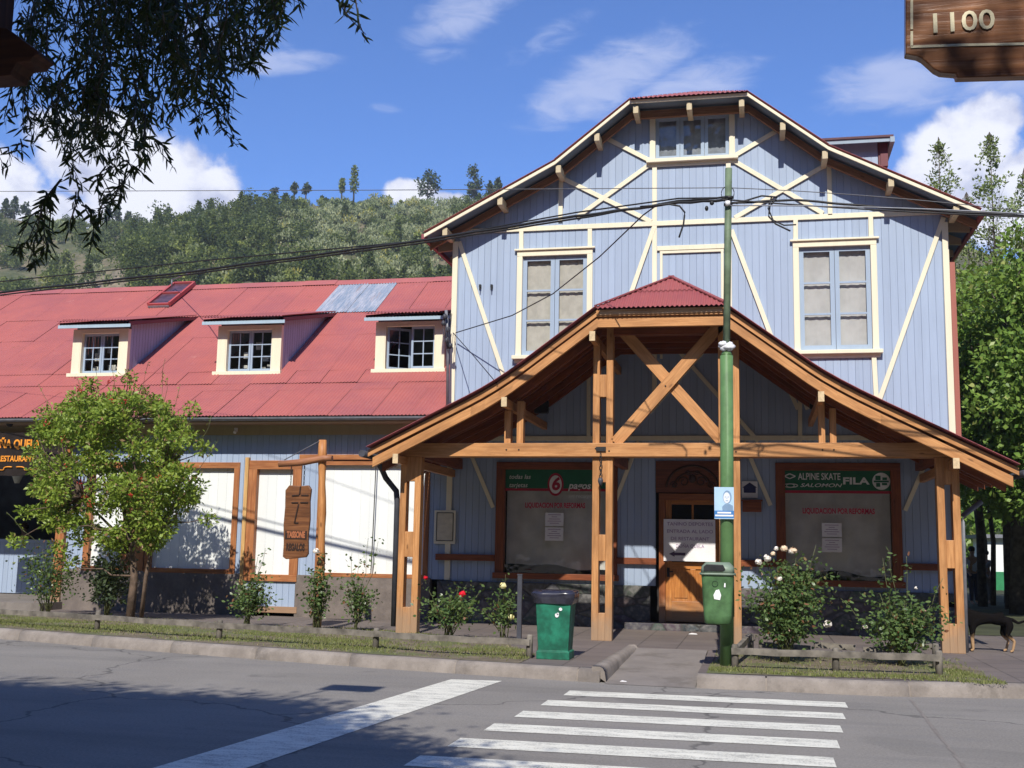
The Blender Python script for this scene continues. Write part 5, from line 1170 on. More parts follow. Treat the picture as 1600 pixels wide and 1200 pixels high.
# rowan tree on the left
def V3(p): return Vector(p)
b = (-10.98, 18.7, .15)
tb_ = lambda px, py, Y=18.7: at(px, py, Y)
cl = []
random.seed(21)
outline = [(40, 800), (25, 845), (75, 690), (100, 640), (140, 600), (200, 590), (250, 640), (300, 640), (320, 700), (300, 780), (325, 810), (240, 850), (170, 850), (90, 855), (110, 880), (70, 740)]
for i in range(185):
    t = random.random()*2*PI; rr_ = random.random()**.55; px = 180+rr_*math.cos(t)*138; py = 732+rr_*math.sin(t)*124
    if py > 830 and px > 260: continue
    cl.append((*tb_(px, py, 18.7+random.uniform(-1.15, 1.15)*math.sqrt(max(.05, 1-rr_**2))), random.uniform(.45, 1.2)))
for px, py in outline: cl.append((*tb_(px, py, 18.7+random.uniform(-.4, .4)), .65))
tp = [[V3(b), tb_(210, 900), tb_(205, 850), tb_(190, 780)], [Vector((b[0]+.16, b[1]+.1, .15)), tb_(228, 900), tb_(245, 820), tb_(260, 740)], [tb_(207, 880), tb_(180, 830), tb_(130, 780)], [tb_(205, 850), tb_(215, 760), tb_(200, 660)]]
RW, RWC = tree('rowan_tree', 'small rowan tree with yellow green leaves and red berry clusters before the long building', 'tree', b, tp, [.085, .045, .04, .04], cl, 205, .26, .085, .042, L_ROWAN, BARK, limb_r=.02)
for i in range(18):
    c = MB(); t = random.random()*2*PI; rr_ = random.uniform(.3, 1); q = tb_(180+rr_*math.cos(t)*140, 720+rr_*math.sin(t)*125, 18.0)
    for k in range(12): c.ball(q+Vector((random.gauss(0, .03), random.gauss(0, .03), random.gauss(0, .025))), .012, 5, 4)
    c.build('berry_cluster', BERRY, RW)
# wispy shoots at the crown top
c = MB(); wp = []; 
for px, py in ((150, 580), (180, 560), (210, 580), (232, 565), (258, 560), (282, 600), (120, 590), (262, 590), (330, 650), (340, 690), (10, 800), (60, 600)):
    s_ = tb_(px+random.uniform(-8, 8)+(190-px)*.25, py+60+(700-py)*.1); e_ = tb_(px, py); pth = branch_path(s_, e_, 4, .08); c.tube(pth, .004, 4)
    for k in range(14): p_ = pth[0].lerp(pth[-1], random.uniform(.2, 1)); wp.append(p_[:])
c.build('shoot', STEM, RW); wp = np.array(wp); leaves('shoot_leaf', wp, rng.normal(size=wp.shape), .06, .022, L_ROWAN, RW)

# rose bushes
def rose(label, x, y, h, w, n_stem, nleaf, flowers=(), mat_=L_ROSE, seed=0, lean=0., tall=(), leaf=.05, name='rose_bush', group='rose bushes along the pavement'):
    random.seed(seed); o = thing(name, label, 'shrub', (x, y, .15), group); c = MB(); P_ = []; Dr = []
    for i in range(n_stem):
        a = random.random()*2*PI; rad = random.uniform(.1, .5)*w; hh = h*random.uniform(.55, 1) 
        tip = Vector((x+rad*math.cos(a)+lean*hh, y+rad*math.sin(a)*.8, .15+hh)); b0 = Vector((x+random.uniform(-.05, .05), y+random.uniform(-.05, .05), .14))
        mid = b0.lerp(tip, .5)+Vector((random.uniform(-.06, .06), random.uniform(-.06, .06), .08)); pth = [b0, b0.lerp(mid, .5)+Vector((random.uniform(-.02, .02),)*3), mid, mid.lerp(tip, .5), tip]; c.tube(pth, [.010, .008, .006, .005, .003], 5)
        for k in range(int(nleaf*1.7)):
            t = random.uniform(.22, 1.02)**.8; q = pth[min(3, int(t*4))].lerp(pth[min(4, int(t*4)+1)], (t*4) % 1) if t < 1 else pth[-1]
            s_ = .10*w/.7+.02; P_.append((q.x+random.gauss(0, s_), q.y+random.gauss(0, s_), max(.2, q.z+random.gauss(0, .05)))); Dr.append((random.gauss(0, 1), random.gauss(0, 1)-.3, random.gauss(0, .6)))
    for tx, tz in tall:
        tip = Vector((x+tx, y, .15+tz)); b0 = Vector((x+tx*.2, y, .3)); pth = branch_path(b0, tip, 5, .06); c.tube(pth, [.008-.001*k for k in range(6)], 5)
        for k in range(26): q = pth[0].lerp(pth[-1], random.uniform(.3, 1.0)); P_.append((q.x+random.gauss(0, .045), q.y+random.gauss(0, .05), q.z+random.gauss(0, .03))); Dr.append((random.gauss(0, 1), random.gauss(0, 1), random.gauss(0, .5)))
    c.build('stem', STEM, o); P_ = np.array(P_); leaves('foliage', P_, np.array(Dr), leaf*1.25*rng.uniform(.7, 1.3, len(P_)), leaf*1.25*.62*rng.uniform(.8, 1.2, len(P_)), mat_, o, 'lance')
    for (px, py, r, m_) in flowers:
        q = at(px, py, y-.15*w); c = MB()
        for k in range(34):
            a = random.random()*2*PI; e = random.uniform(-.6, 1.2); d = Vector((math.cos(a)*math.cos(e), math.sin(a)*math.cos(e)*.9, math.sin(e))); s_ = d.cross(Vector((0, 0, 1))).normalized(); u_ = s_.cross(d).normalized(); p0_ = q+d*r*random.uniform(.4, .95)
            c.face([p0_-s_*r*.38-u_*r*.3, p0_+s_*r*.38-u_*r*.3, p0_+s_*r*.30+u_*r*.32+d*r*.15, p0_-s_*r*.30+u_*r*.32+d*r*.15])
        c.ball(q, r*.62, 8, 6, (1, 1, .8), .12); c.build('flower', m_, o)
    return o
rose('bushy pale green rose bush left of the rowan trunk', -13.0, 19.2, 1.35, .95, 14, 55, seed=1)
rose('dark leaved shrub directly left of the rowan trunk', -11.75, 19.2, 1.35, .95, 13, 50, mat_=L_DROSE, seed=2, name='dark_shrub', leaf=.07)
rose('leafy rose bush between the rowan tree and the hanging sign', -8.55, 18.3, .9, .8, 13, 50, seed=3, tall=((.28, 1.35), (.15, 1.2)))
rose('rose bush climbing round the foot of the hanging sign post with one white flower', -7.15, 18.0, 1.1, .45, 10, 45, [(494, 862, .055, PET_W)], seed=4, tall=((0, 1.3), (.1, 1.25), (.2, 1.0)))
rose('tall sparse rose bush just right of the hanging sign post', -6.6, 18.3, .9, .5, 9, 42, seed=5, tall=((.18, 1.55), (.36, 1.5), (.05, 1.2), (-.1, 1.3)))
rose('rose bush with one red flower left of the green bin', -4.75, 17.45, .85, .85, 11, 42, [(723, 929, .062, PET_R), (665, 903, .035, PET_R)], seed=6, tall=((-.42, .95), (.5, .75), (.15, .8)))
rose('thin rose bush with cream flowers beside the dark steel post', -3.88, 17.5, .8, .45, 8, 30, [(786, 916, .058, PET_Y), (799, 965, .05, PET_Y), (812, 940, .03, PET_Y)], seed=7, tall=((.02, 1.02), (-.35, .5)))
rose('large rose bush topped with white flowers left in the fenced bed', .34, 15.75, 1.4, .92, 24, 85, [(1185, 879, .05, PET_W), (1199, 873, .055, PET_W), (1213, 858, .035, PET_W), (1225, 858, .05, PET_P), (1237, 862, .045, PET_W), (1240, 861, .05, PET_P), (1218, 905, .04, PET_W), (1294, 976, .055, PET_W), (1208, 866, .04, PET_P)], seed=8, tall=((.42, 1.55), (-.25, 1.4)))
rose('large rose bush with few flowers right in the fenced bed', 1.82, 15.9, 1.0, .92, 17, 66, [(1352, 980, .035, PET_W), (1431, 919, .022, PET_W)], seed=9, tall=((-.12, 1.5), (-.2, 1.4), (.1, 1.42), (.55, 1.15), (-.75, .85)))

# overhanging willow: trunk stands left of the viewer, its branches hang into the upper left
random.seed(5)
WT = thing('overhanging_willow', 'willow like tree whose dark hanging twigs fill the upper left sky', 'tree', (-6.2, 1.2, 0))
c = MB(); tr1 = [Vector((-6.2, 1.2, 0)), Vector((-6.1, 1.4, 1.8)), Vector((-5.6, 1.8, 3.6)), Vector((-4.8, 2.6, 5.2)), Vector((-3.8, 3.2, 6.3))]; c.tube(tr1, [.26, .22, .17, .11, .05], 10)
tr2 = [tr1[2], Vector((-4.6, .5, 5.2)), Vector((-3.2, -.6, 6.2)), Vector((-1.9, -.6, 6.8))]; c.tube(tr2, [.13, .1, .07, .03], 8); tr3 = [tr1[2], Vector((-6.6, 2.8, 5.4)), Vector((-7.2, 4.2, 6.4))]; c.tube(tr3, [.12, .08, .03], 8)
LP, LD = [], []
def twig(start, end, nl, spread=.03, r=.004, cup=0.):
    pth = [Vector(start), Vector(start).lerp(Vector(end), .35)+Vector((random.gauss(0, .02), random.gauss(0, .02), .03)), Vector(start).lerp(Vector(end), .7)+Vector((random.gauss(0, .02), random.gauss(0, .02), 0)), Vector(end)]
    c.tube(pth, [r, r*.8, r*.55, r*.3], 4)
    for k in range(nl):
        t = random.uniform(.05, 1.02); i = min(2, int(t*3)); p = pth[i].lerp(pth[i+1], t*3-i); ax = (pth[i+1]-pth[i]).normalized()
        LP.append((p.x+random.gauss(0, spread*.3), p.y+random.gauss(0, spread*.3), p.z)); d = ax*.55+Vector((random.gauss(0, .75), random.gauss(0, .6), random.gauss(0, .35)-.35)); LD.append(d[:])
# visible hanging masses (positions measured from the photograph, each at its own depth)
masses = []
for i in range(310):
    px = random.uniform(30, 440) if i % 3 else random.gauss(200, 75); ymax = np.interp(px, [0, 30, 60, 100, 140, 190, 240, 300, 350, 400, 440], [150, 240, 300, 345, 350, 310, 230, 215, 190, 110, 70])
    masses.append((px, random.uniform(-60, ymax-20)*random.uniform(.6, 1.)))
for px, py in masses:
    Y = random.uniform(3.3, 4.7); e = at(px, py+random.uniform(15, 45), Y); s_ = at(px+random.uniform(-25, 25), py-random.uniform(35, 80), Y+random.uniform(-.15, .15)); twig(s_, e, 26)
for (a_, b_, n_) in (((100, 280), (45, 425), 34), ((75, 300), (70, 400), 26), ((60, 330), (20, 400), 22), ((130, 320), (145, 385), 22), ((120, 300), (110, 365), 20), ((300, 150), (372, 230), 18), ((350, 120), (365, 215), 14), ((330, 130), (340, 190), 16), ((240, 220), (270, 262), 12), ((200, 250), (190, 318), 14), ((400, 60), (405, 120), 14), ((380, 50), (395, 110), 14), ((430, -10), (440, 40), 14), ((520, -40), (572, 62), 16), ((500, -40), (545, 20), 14), ((450, -30), (470, 15), 12), ((20, 120), (8, 195), 12), ((28, 20), (30, 80), 10), ((50, 10), (52, 230), 12), ((80, 0), (75, 120), 12), ((10, 230), (2, 265), 6), ((150, 330), (180, 300), 9), ((40, 230), (20, 245), 8), ((330, 90), (360, 170), 14), ((390, 40), (385, 90), 10), ((170, 260), (160, 340), 16), ((190, 280), (170, 345), 14)):
    Y = random.uniform(3.5, 4.3)
    for r_ in range(2): twig(at(a_[0]+random.uniform(-5, 5), a_[1], Y), at(b_[0]+random.uniform(-5, 5)*r_, b_[1]-r_*8, Y), n_, .02)
c.build('trunk', BARKG, WT)
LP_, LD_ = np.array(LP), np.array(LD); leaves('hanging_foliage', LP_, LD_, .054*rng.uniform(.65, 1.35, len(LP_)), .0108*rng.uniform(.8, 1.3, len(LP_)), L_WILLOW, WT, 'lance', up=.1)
# crown above the frame (shades the twigs, the board and the road)
P_ = []
for i in range(1100):
    while True:
        x, y, z = random.uniform(-11, -1.4), random.uniform(-6.0, 4.9), random.uniform(4.0, 13.5)
        if z < 2.35+.62*max(0, y)+.5 or y+z*1.058 > 10.7+.12*max(0, -x-3)-1.1*max(0, x+4): continue
        if ((x+6.0)/5.0)**2+((y+.2)/5.4)**2+((z-8.2)/4.8)**2 < 1 and y+z*1.058 > 5.2: break
    P_.append((x, y, z))
def in_frame(p, m=90):
    d = Vector(p)-Vector((0, 0, 1.6)); w_ = d.dot(F_)
    return w_ > .1 and -m < 800+FPX*d.dot(R_)/w_ < 1600+m and 600-FPX*d.dot(U_)/w_ > -m*3.2
P_ = [p for p in P_ if not in_frame(p)]
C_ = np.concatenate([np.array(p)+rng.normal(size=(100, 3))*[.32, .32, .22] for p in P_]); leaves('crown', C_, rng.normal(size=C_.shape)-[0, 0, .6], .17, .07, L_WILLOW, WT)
# second canopy, unseen behind the viewer on the right; placed to shade the near board
ST = thing('shade_tree', 'unseen tree behind the viewer, crown placed to shade the near street board', 'tree', (2.8, -3.0, 0)); c = MB(); c.tube([(2.8, -3, 0), (2.7, -3, 2.5), (2.2, -2.8, 5)], [.2, .16, .06], 10)
P_ = [(random.uniform(-.3, 4.0), random.uniform(-3.6, .2), random.uniform(5.2, 8.2)) for _ in range(170)]; P_ = [p for p in P_ if p[1]+1.058*p[2] < 6.9]
for q in P_[::3]: c.tube(branch_path((2.6, -3, 3), q, 3, .1), [.03, .02, .012, .005], 4)
c.build('trunk', BARKG, ST); C_ = np.concatenate([np.array(p)+rng.normal(size=(40, 3))*.26 for p in P_]); leaves('crown', C_, rng.normal(size=C_.shape), .12, .05, L_WILLOW, ST)

# big unseen trees behind the viewer, added to keep sky light off the porch
random.seed(91)
for i, x_ in enumerate((-34, -26, -19, -12, -5, 2, 9, 16, 24, 33)):
    y_ = -9.5-random.uniform(0, 2.5); b_ = Vector((x_, y_, 0)); o = thing('sky_blocking_tree', 'large unseen tree behind the viewer, added to block sky light', 'tree', b_, 'unseen trees added to block sky light'); c = MB(); c.tube([b_, (x_+.2, y_, 3), (x_, y_+.2, 8)], [.4, .3, .12], 10); c.build('trunk', BARKG, o)
    n = 3400; u_ = unit(rng.normal(size=(n, 3)))*(rng.random((n, 1))**.35)*[4.6, 3.6, 5.4]; lob = unit(rng.normal(size=(14, 3)))*[1., 1., 1.]; C_ = np.array([x_, y_, 6.6])+u_*.85+lob[rng.integers(0, 14, n)]; C_ = C_[(C_[:, 2] > .8) & (C_[:, 2] < 12.3)]; leaves('crown', C_, rng.normal(size=C_.shape), .75, .5, L_WILLOW, o)
# trees at the right behind the building
random.seed(31)
def crown_pts(cx_, cy_, cz_, rx, ry, rz, n, seed=0, hollow=.5):
    random.seed(seed); out = []
    while len(out) < n:
        v = Vector((random.gauss(0, 1), random.gauss(0, 1), random.gauss(0, 1))).normalized()*random.uniform(hollow, 1); k = 1+.16*math.sin(v.x*5+seed)*math.cos(v.z*6)
        out.append((cx_+v.x*rx*k, cy_+v.y*ry*k, cz_+v.z*rz*k, random.uniform(.7, 1.3)))
    return out
def big_tree(label, x, y, h, cz, rx, rz, nc, seed, lm=L_BROAD, ll=.15, lw=.10, nl=190, cr_=.62, name='broadleaf_tree'):
    cl_ = crown_pts(x, y, cz, rx, rx, rz, nc, seed); random.seed(seed+1); b_ = Vector((x, y, .15))
    tp_ = [[b_, Vector((x+.1, y, cz-rz*.7)), Vector((x, y, cz+rz*.5))], [Vector((x, y, cz-rz*.8)), Vector((x+rx*.5, y-rx*.3, cz)), Vector((x+rx*.7, y, cz+rz*.4))], [Vector((x, y, cz-rz*.8)), Vector((x-rx*.5, y-rx*.3, cz)), Vector((x-rx*.6, y, cz+rz*.3))]]
    return tree(name, label, 'tree', (x, y, .15), tp_, [.24, .12, .12], cl_, nl, cr_, ll, lw, lm, BARKG, 'park trees behind the building on the right', limb_r=.05)
big_tree('nearest dark green park tree, right of the gabled building corner', 7.7, 28.0, 9, 6.0, 2.7, 4.0, 150, 41, nl=210)
big_tree('broad park tree filling the right edge behind the nearest one', 10.8, 31.5, 10, 5.6, 3.6, 4.2, 150, 42, nl=190)
big_tree('park tree standing close behind the gabled building corner', 6.4, 31.0, 9, 6.0, 2.0, 4.0, 110, 43, nl=190)
big_tree('far park tree at the right edge', 15.5, 41, 10, 5.8, 4.2, 4.8, 90, 44, ll=.2, lw=.13, nl=150, cr_=.9)
def spire(label, px, ytop, Y, rx, zb, seed, n=70):
    tp0 = at(px, ytop, Y); x = tp0.x; random.seed(seed); cl_ = []
    for i in range(n):
        t = random.random()**.8; z = zb+(tp0.z-.25-zb)*t; r = rx*(1-t)**.75*random.uniform(.1, 1); a = random.random()*2*PI; cl_.append((x+r*math.cos(a), Y+r*math.sin(a), z, random.uniform(.6, 1.15)*(1-.5*t)))
    return tree('poplar_tree', label, 'tree', (x, Y, .15), [[Vector((x, Y, .15)), Vector((x, Y, zb)), Vector((x, Y, (zb+tp0.z)/2)), tp0]], [.14], cl_, 80, .36, .11, .06, L_POP, BARKG, 'slender poplars behind the building', limb_r=.007, hang=-.4)
spire('slender poplar with open top just right of the roof tip', 1466, 214, 34, 1.9, 6.0, 51, 105)
spire('taller slender poplar top right of the first, against the white cloud', 1546, 206, 34, 2.1, 6.0, 52, 130)
spire('third poplar leaning at the right edge of the sky', 1600, 262, 34.5, 1.8, 6.0, 53, 90)
spire('low poplar top between the two taller poplars', 1510, 300, 35, 1.9, 5.5, 54, 90)
# park trunks
for i, (px, Y, r, lb) in enumerate(((1549, 36, .07, 'thin dark park trunk left of the white kiosk'), (1573, 38, .11, 'dark park trunk in front of the white kiosk'), (1589, 34, .12, 'thick park trunk nearest the right edge'), (1532, 40, .16, 'park trunk showing beside the grey downpipe'))):
    q = at(px, 880, Y); o = thing('park_tree', lb, 'tree', (q.x, Y, .15), 'dark trunks in the park'); c = MB(); c.tube([(q.x, Y, .1), (q.x+.08, Y, 2), (q.x-.1, Y, 4.4)], [r*1.2, r, r*.8], 10); c.build('trunk', BARKG, o)
    C_ = np.array([[q.x, Y, 4.6]])+rng.normal(size=(2600, 3))*[1.5, 1.2, .75]; C_ = C_[C_[:, 2] > 2.9]; leaves('crown', C_, rng.normal(size=C_.shape), .22, .13, L_BROAD, o)
kq = at(1552, 850, 52); o = thing('park_kiosk', 'sunlit white kiosk with a green base seen between park trunks', 'kiosk', (kq.x+3, 52, .15))
c = MB(); c.box(kq.x-.3, kq.x+9, 52, 55, .9, 2.35); c.build('wall', WHITEB, o); c = MB(); c.box(kq.x-.3, kq.x+9, 51.95, 55, .15, .93); c.build('base', m_plain('kiosk_green', (.03, .22, .09), .6), o); c = MB(); c.box(kq.x-.6, kq.x+9.3, 51.7, 55.3, 2.35, 2.5); c.build('roof', LGREY, o)
c = MB(); c.box(-40, 80, 75, 76, 0, 5.5); o = c.build('far_hedge', m_plain('far_hedge_green', (.03, .045, .018), .9, .4, .8)); tagp(o, 'dark tall hedge closing the far side of the park', 'hedge')
# shrub line under trees
C_ = np.stack([rng.uniform(4.5, 30, 9000), rng.uniform(56, 60, 9000), rng.uniform(.1, 4.5, 9000)], 1); o = leaves('park_shrubbery', C_, rng.normal(size=C_.shape), .45, .3, L_BROAD); tagp(o, 'mass of dark shrubs at the back of the park', None, None, 'stuff')

# ------------------------------------------------ hillside
def ridge_h(x):
    pts = [(-420, 88), (-300, 96), (-212, 97), (-191, 93), (-171, 90.5), (-159, 88.5), (-145, 88), (-136, 90.5), (-127, 93), (-114, 95.6), (-105, 95.9), (-92, 94), (-78, 92.5), (-64, 92.6), (-51, 92), (-10, 88), (40, 80), (100, 55), (200, 25), (400, 8)]
    return float(np.interp(x, [p[0] for p in pts], [p[1] for p in pts]))
def hill_z(x, y):
    r = (ridge_h(x)-3.4)
    t = (y-85)/(276-85)
    if t <= 0: return -.5
    if t < 1: z = r*(t**.96)
    else: z = r*(1-.35*(t-1))
    return z + (2.2*math.sin(x*.06+y*.04)+1.3*math.sin(x*.15-y*.11)+.7*math.sin(x*.31+y*.27))*min(1, t*3)*(1-.75*max(0, 1-abs(y-276)/30))
mb = MB(); gx = np.arange(-420, 401, 6.); gy = list(np.arange(83, 290, 5.))+[300, 330, 380]
Zg = {(i, j): (float(x), float(y), hill_z(x, y)) for i, x in enumerate(gx) for j, y in enumerate(gy)}
for i in range(len(gx)-1):
    for j in range(len(gy)-1): mb.face([Zg[i, j], Zg[i+1, j], Zg[i+1, j+1], Zg[i, j+1]], smooth=True)
mb.build('hillside', HILL, kind='structure')
# unseen slope behind the viewer, added to block low sky light
mb = MB(); NA, NR = 60, 10; G_ = []
for i in range(NA+1):
    a = math.radians(52+(300-52)*i/NA); row = []
    for j in range(NR+1):
        r_ = 75+190*j/NR; e_ = min(1, min(i, NA-i)/6); h_ = -1+96*(min(1, j/7)**.9)*e_*(1+.07*math.sin(i*.9)+.05*math.sin(i*2.3+j)); row.append((r_*math.sin(a), 15+r_*math.cos(a), h_))
    G_.append(row)
for i in range(NA):
    for j in range(NR): mb.face([G_[i][j], G_[i+1][j], G_[i+1][j+1], G_[i][j+1]], smooth=True)
mb.build('sky_blocking_slope', m_plain('blocking_slope_green', (.035, .05, .02), .95, .5, .05), kind='structure')
# woods on the hill: one mass that nobody could count
VC, VD, VT, VS = [], [], [], []; BC, BD, BT, BS = [], [], [], []
random.seed(77)
def in_scree(x, y):
    q = Vector((x, y, hill_z(x, y)-1.6)); d = q; px = 800+FPX*d.dot(R_)/d.dot(F_); py = 600-FPX*d.dot(U_)/d.dot(F_)
    return (px, py)
SPC = []
for i in range(3300):
    y = random.uniform(165, 280); x = -y*random.uniform(-.02, .82)
    px, py = in_scree(x, y); z = hill_z(x, y)
    if (px < 200 and 385 < py < 480 and random.random() < .93-.5*(math.sin(px*.09)+math.sin(py*.17) > .9)) or (670 < px < 720 and 405 < py < 440): continue
    brush = (430 < px < 720 and 320+.25*max(0, 560-px) < py < 445 and random.random() < .8) or random.random() < .25
    if brush:
        h = random.uniform(1.2, 3.0); r = random.uniform(.8, 2.2); n = int(95*r); c0 = np.array([x, y, z+h*.5]); u_ = unit(rng.normal(size=(n, 3)))*(rng.random((n, 1))**.4)*[r, r, h*.55]
        BC.append(c0+u_); BD.append(rng.normal(size=(n, 3))*[.5, .5, .3]+[0, 0, .9]); BT.append(np.clip(rng.normal(random.choice([.2, .5, .75, .95 if random.random() < .25 else .4]), .1, n), 0, 1)); BS.append(np.full(n, .55))
    else:
        h = (random.uniform(1.8, 3.6) if random.random() < .7 else random.uniform(3.6, 7.5))*(1 if y < 252 else .62); r = h*random.uniform(.38, .62); n = int(125*r+90); t0 = (random.random()**1.3)*.95 if h < 3.6 else random.random()*.3
        if random.random() < .35:
            k = rng.random(n)**.7; a = rng.random(n)*2*PI; rr2 = r*.75*(1-k)*rng.uniform(.4, 1, n)+.1; u_ = np.stack([rr2*np.cos(a), rr2*np.sin(a), (k-.45)*h], 1)
        else:
            u_ = unit(rng.normal(size=(n, 3)))*(rng.random((n, 1))**.4)*[r, r, h*.48]; lob = unit(rng.normal(size=(6, 3)))*[r*.6, r*.6, h*.3]; u_ = u_*.62+lob[rng.integers(0, 6, n)]
        VC.append(np.array([x, y, z+h*.5])+u_); VD.append(rng.normal(size=(n, 3))); VT.append(np.clip(t0+rng.normal(0, .16, n), 0, 1)); VS.append(np.full(n, .6))
VC, VD, VT = map(np.concatenate, (VC, VD, VT)); o = leaves('hillside_wood', VC, VD, .55*rng.uniform(.6, 1.4, len(VC)), .40, L_HILL, tint=VT); tagp(o, 'dense mixed trees covering the hillside behind the long roof', None, None, 'stuff')
BC, BD, BT = map(np.concatenate, (BC, BD, BT)); o = leaves('hillside_brush', BC, BD, .7*rng.uniform(.6, 1.4, len(BC)), .32, L_HILLW, tint=BT); tagp(o, 'pale grey green brush and young poplars on the upper slope', None, None, 'stuff')
def sky_tree(px, ybot, ytop, wpx, kind, label, Y=276.):
    b_ = at(px, ybot, Y); t_ = at(px, ytop, Y); h = t_.z-b_.z; r = wpx/2/FPX*Y*1.02; o = thing('skyline_' + ('poplar' if kind == 'p' else 'conifer' if kind == 'c' else 'tree'), label, 'tree', (b_.x, Y, b_.z), 'trees on the hill skyline')
    c = MB(); c.tube([(b_.x, Y, b_.z-3), (b_.x, Y, b_.z+h*.9)], [.25, .08], 6); c.build('trunk', BARKG, o); n = int(260+60*r*h/4)
    if kind == 'c': k = rng.random(n)**.75; a = rng.random(n)*2*PI; rr2 = r*(1-k)**.8*rng.uniform(.3, 1, n)+.12; u_ = np.stack([rr2*np.cos(a), rr2*np.sin(a), h*(.08+k*.92)], 1)
    elif kind == 'p': k = rng.random(n); a = rng.random(n)*2*PI; rr2 = r*np.sin(PI*np.clip(k*.85+.12, 0, 1))**.6*rng.uniform(.2, 1, n); u_ = np.stack([rr2*np.cos(a), rr2*np.sin(a), h*k], 1)
    else:
        lob = unit(rng.normal(size=(9, 3)))*[r*.62, r*.62, h*.34]+[0, 0, h*.50]; u_ = lob[rng.integers(0, 9, n)]+unit(rng.normal(size=(n, 3)))*(rng.random((n, 1))**.4)*[r*.42, r*.42, h*.19]
    C_ = np.array([b_.x, Y, b_.z])+u_; leaves('crown', C_, rng.normal(size=C_.shape), .75*rng.uniform(.6, 1.3, n), .5, L_CON if kind != 'p' else L_HILL, o, tint=np.clip(rng.normal(.45, .25, n), 0, 1))
SK = [(553, 300, 260, 14, 'p', 'tall narrow poplar alone on the skyline'), (534, 300, 279, 10, 'p', 'small narrow tree left of the tall poplar'), (430, 316, 293, 22, 't', 'small dark tree where the skyline steps down left of the poplars'), (460, 303, 286, 12, 't', 'tiny dark tree on the skyline, left one of a close pair'), (478, 303, 286, 14, 't', 'tiny dark tree on the skyline, right one of a close pair'),
      (668, 312, 264, 44, 't', 'round topped dark tree left of the leaning conifer near the gable'), (741, 312, 256, 38, 't', 'tall dark tree on the skyline nearest the gable roof'), (778, 312, 280, 24, 'c', 'small conifer on the skyline touching the gable roof line'), (765, 318, 285, 20, 'c', 'low conifer squeezed between the tall dark tree and the gable roof'),
      (328, 352, 312, 26, 'c', 'pointed conifer at the notch of the skyline behind the cloud'), (345, 346, 322, 18, 'c', 'second pointed conifer right of the skyline notch'), (300, 352, 326, 22, 't', 'rounded tree just left of the skyline notch conifers'), (262, 352, 325, 22, 'c', 'conifer on the skyline under the left cloud, right one'), (245, 352, 328, 20, 'c', 'conifer on the skyline under the left cloud, left one'),
      (182, 345, 320, 20, 'c', 'pointed conifer just right of the hanging willow tip'), (168, 347, 322, 22, 'c', 'broad conifer partly behind the hanging willow'), (200, 350, 332, 18, 'c', 'low conifer on the falling skyline right of the willow'), (22, 336, 309, 20, 'c', 'conifer on the skyline at the far left edge'), (8, 336, 312, 18, 'c', 'leftmost conifer on the skyline'), (40, 338, 316, 18, 't', 'round tree on the far left skyline behind the willow twigs'), (365, 420, 345, 62, 't', 'large dark tree standing out on the mid slope'), (385, 330, 305, 26, 't', 'dark round tree on the skyline left of the step'), (405, 325, 306, 22, 't', 'dark tree on the rising skyline beside the step')]
for a in SK: sky_tree(*a, Y=(276. if a[1] < 400 else 215.))

# ------------------------------------------------ dog and people
def skin_mesh(name, verts, edges, radii, m_, parent, sub=2):
    me = bpy.data.meshes.new(name); me.from_pydata([tuple(v) for v in verts], edges, []); o = bpy.data.objects.new('tmp', me); COL.objects.link(o)
    md = o.modifiers.new('s', 'SKIN'); sv = me.skin_vertices[0].data
    for i, r in enumerate(radii): sv[i].radius = (r, r) if not hasattr(r, '__len__') else r
    sv[0].use_root = True; md.branch_smoothing = .4; s2_ = o.modifiers.new('u', 'SUBSURF'); s2_.levels = sub; s2_.render_levels = sub
    dg = bpy.context.evaluated_depsgraph_get(); dg.update(); m2 = bpy.data.meshes.new_from_object(o.evaluated_get(dg)); bpy.data.objects.remove(o); m2.name = name; m2.materials.clear()
    m2.polygons.foreach_set('use_smooth', [True]*len(m2.polygons)); return link_mesh(name, m2, m_, parent)
dq = (3.56, 18.8)   # dog stands by the right porch post, facing left
def f_dog(g):
    z = g.n('ShaderNodeSeparateXYZ', {0: geo(g)}).outputs[2]; n = g.noise(geo(g), 14, 5)
    k = g.ramp(g.m('ADD', z, g.m('MULTIPLY', n, .16)), .40, .50); c = g.mix(k, (.42, .27, .15), (.007, .006, .006)); return pbr(g, c, 1., g.noise(geo(g), 90, 3), .9, .01, spec=.05)
DG = thing('dog', 'black and tan dog standing beside the right porch post', 'dog', (dq[0], dq[1], .15))
dx_, dy_ = dq; V_ = [(.0, 0, .50), (-.18, 0, .50), (-.36, 0, .52), (-.48, 0, .60), (-.56, -.01, .70), (-.66, -.02, .70), (-.74, -.02, .66),
      (.10, 0, .52), (.20, .0, .50), (.30, 0, .44), (.38, .0, .47), (.46, 0, .50),
      (-.36, .07, .38), (-.35, .08, .20), (-.36, .08, .03), (-.40, .08, .015), (-.36, -.07, .38), (-.38, -.08, .20), (-.37, -.08, .03), (-.41, -.08, .015),
      (.13, .08, .40), (.08, .09, .27), (.17, .09, .17), (.13, .09, .03), (.09, .09, .015), (.17, -.08, .40), (.12, -.09, .27), (.22, -.09, .17), (.19, -.09, .03), (.15, -.09, .015)]
E_ = [(0, 1), (1, 2), (2, 3), (3, 4), (4, 5), (5, 6), (0, 7), (7, 8), (8, 9), (9, 10), (10, 11), (2, 12), (12, 13), (13, 14), (14, 15), (2, 16), (16, 17), (17, 18), (18, 19), (7, 20), (20, 21), (21, 22), (22, 23), (23, 24), (7, 25), (25, 26), (26, 27), (27, 28), (28, 29)]
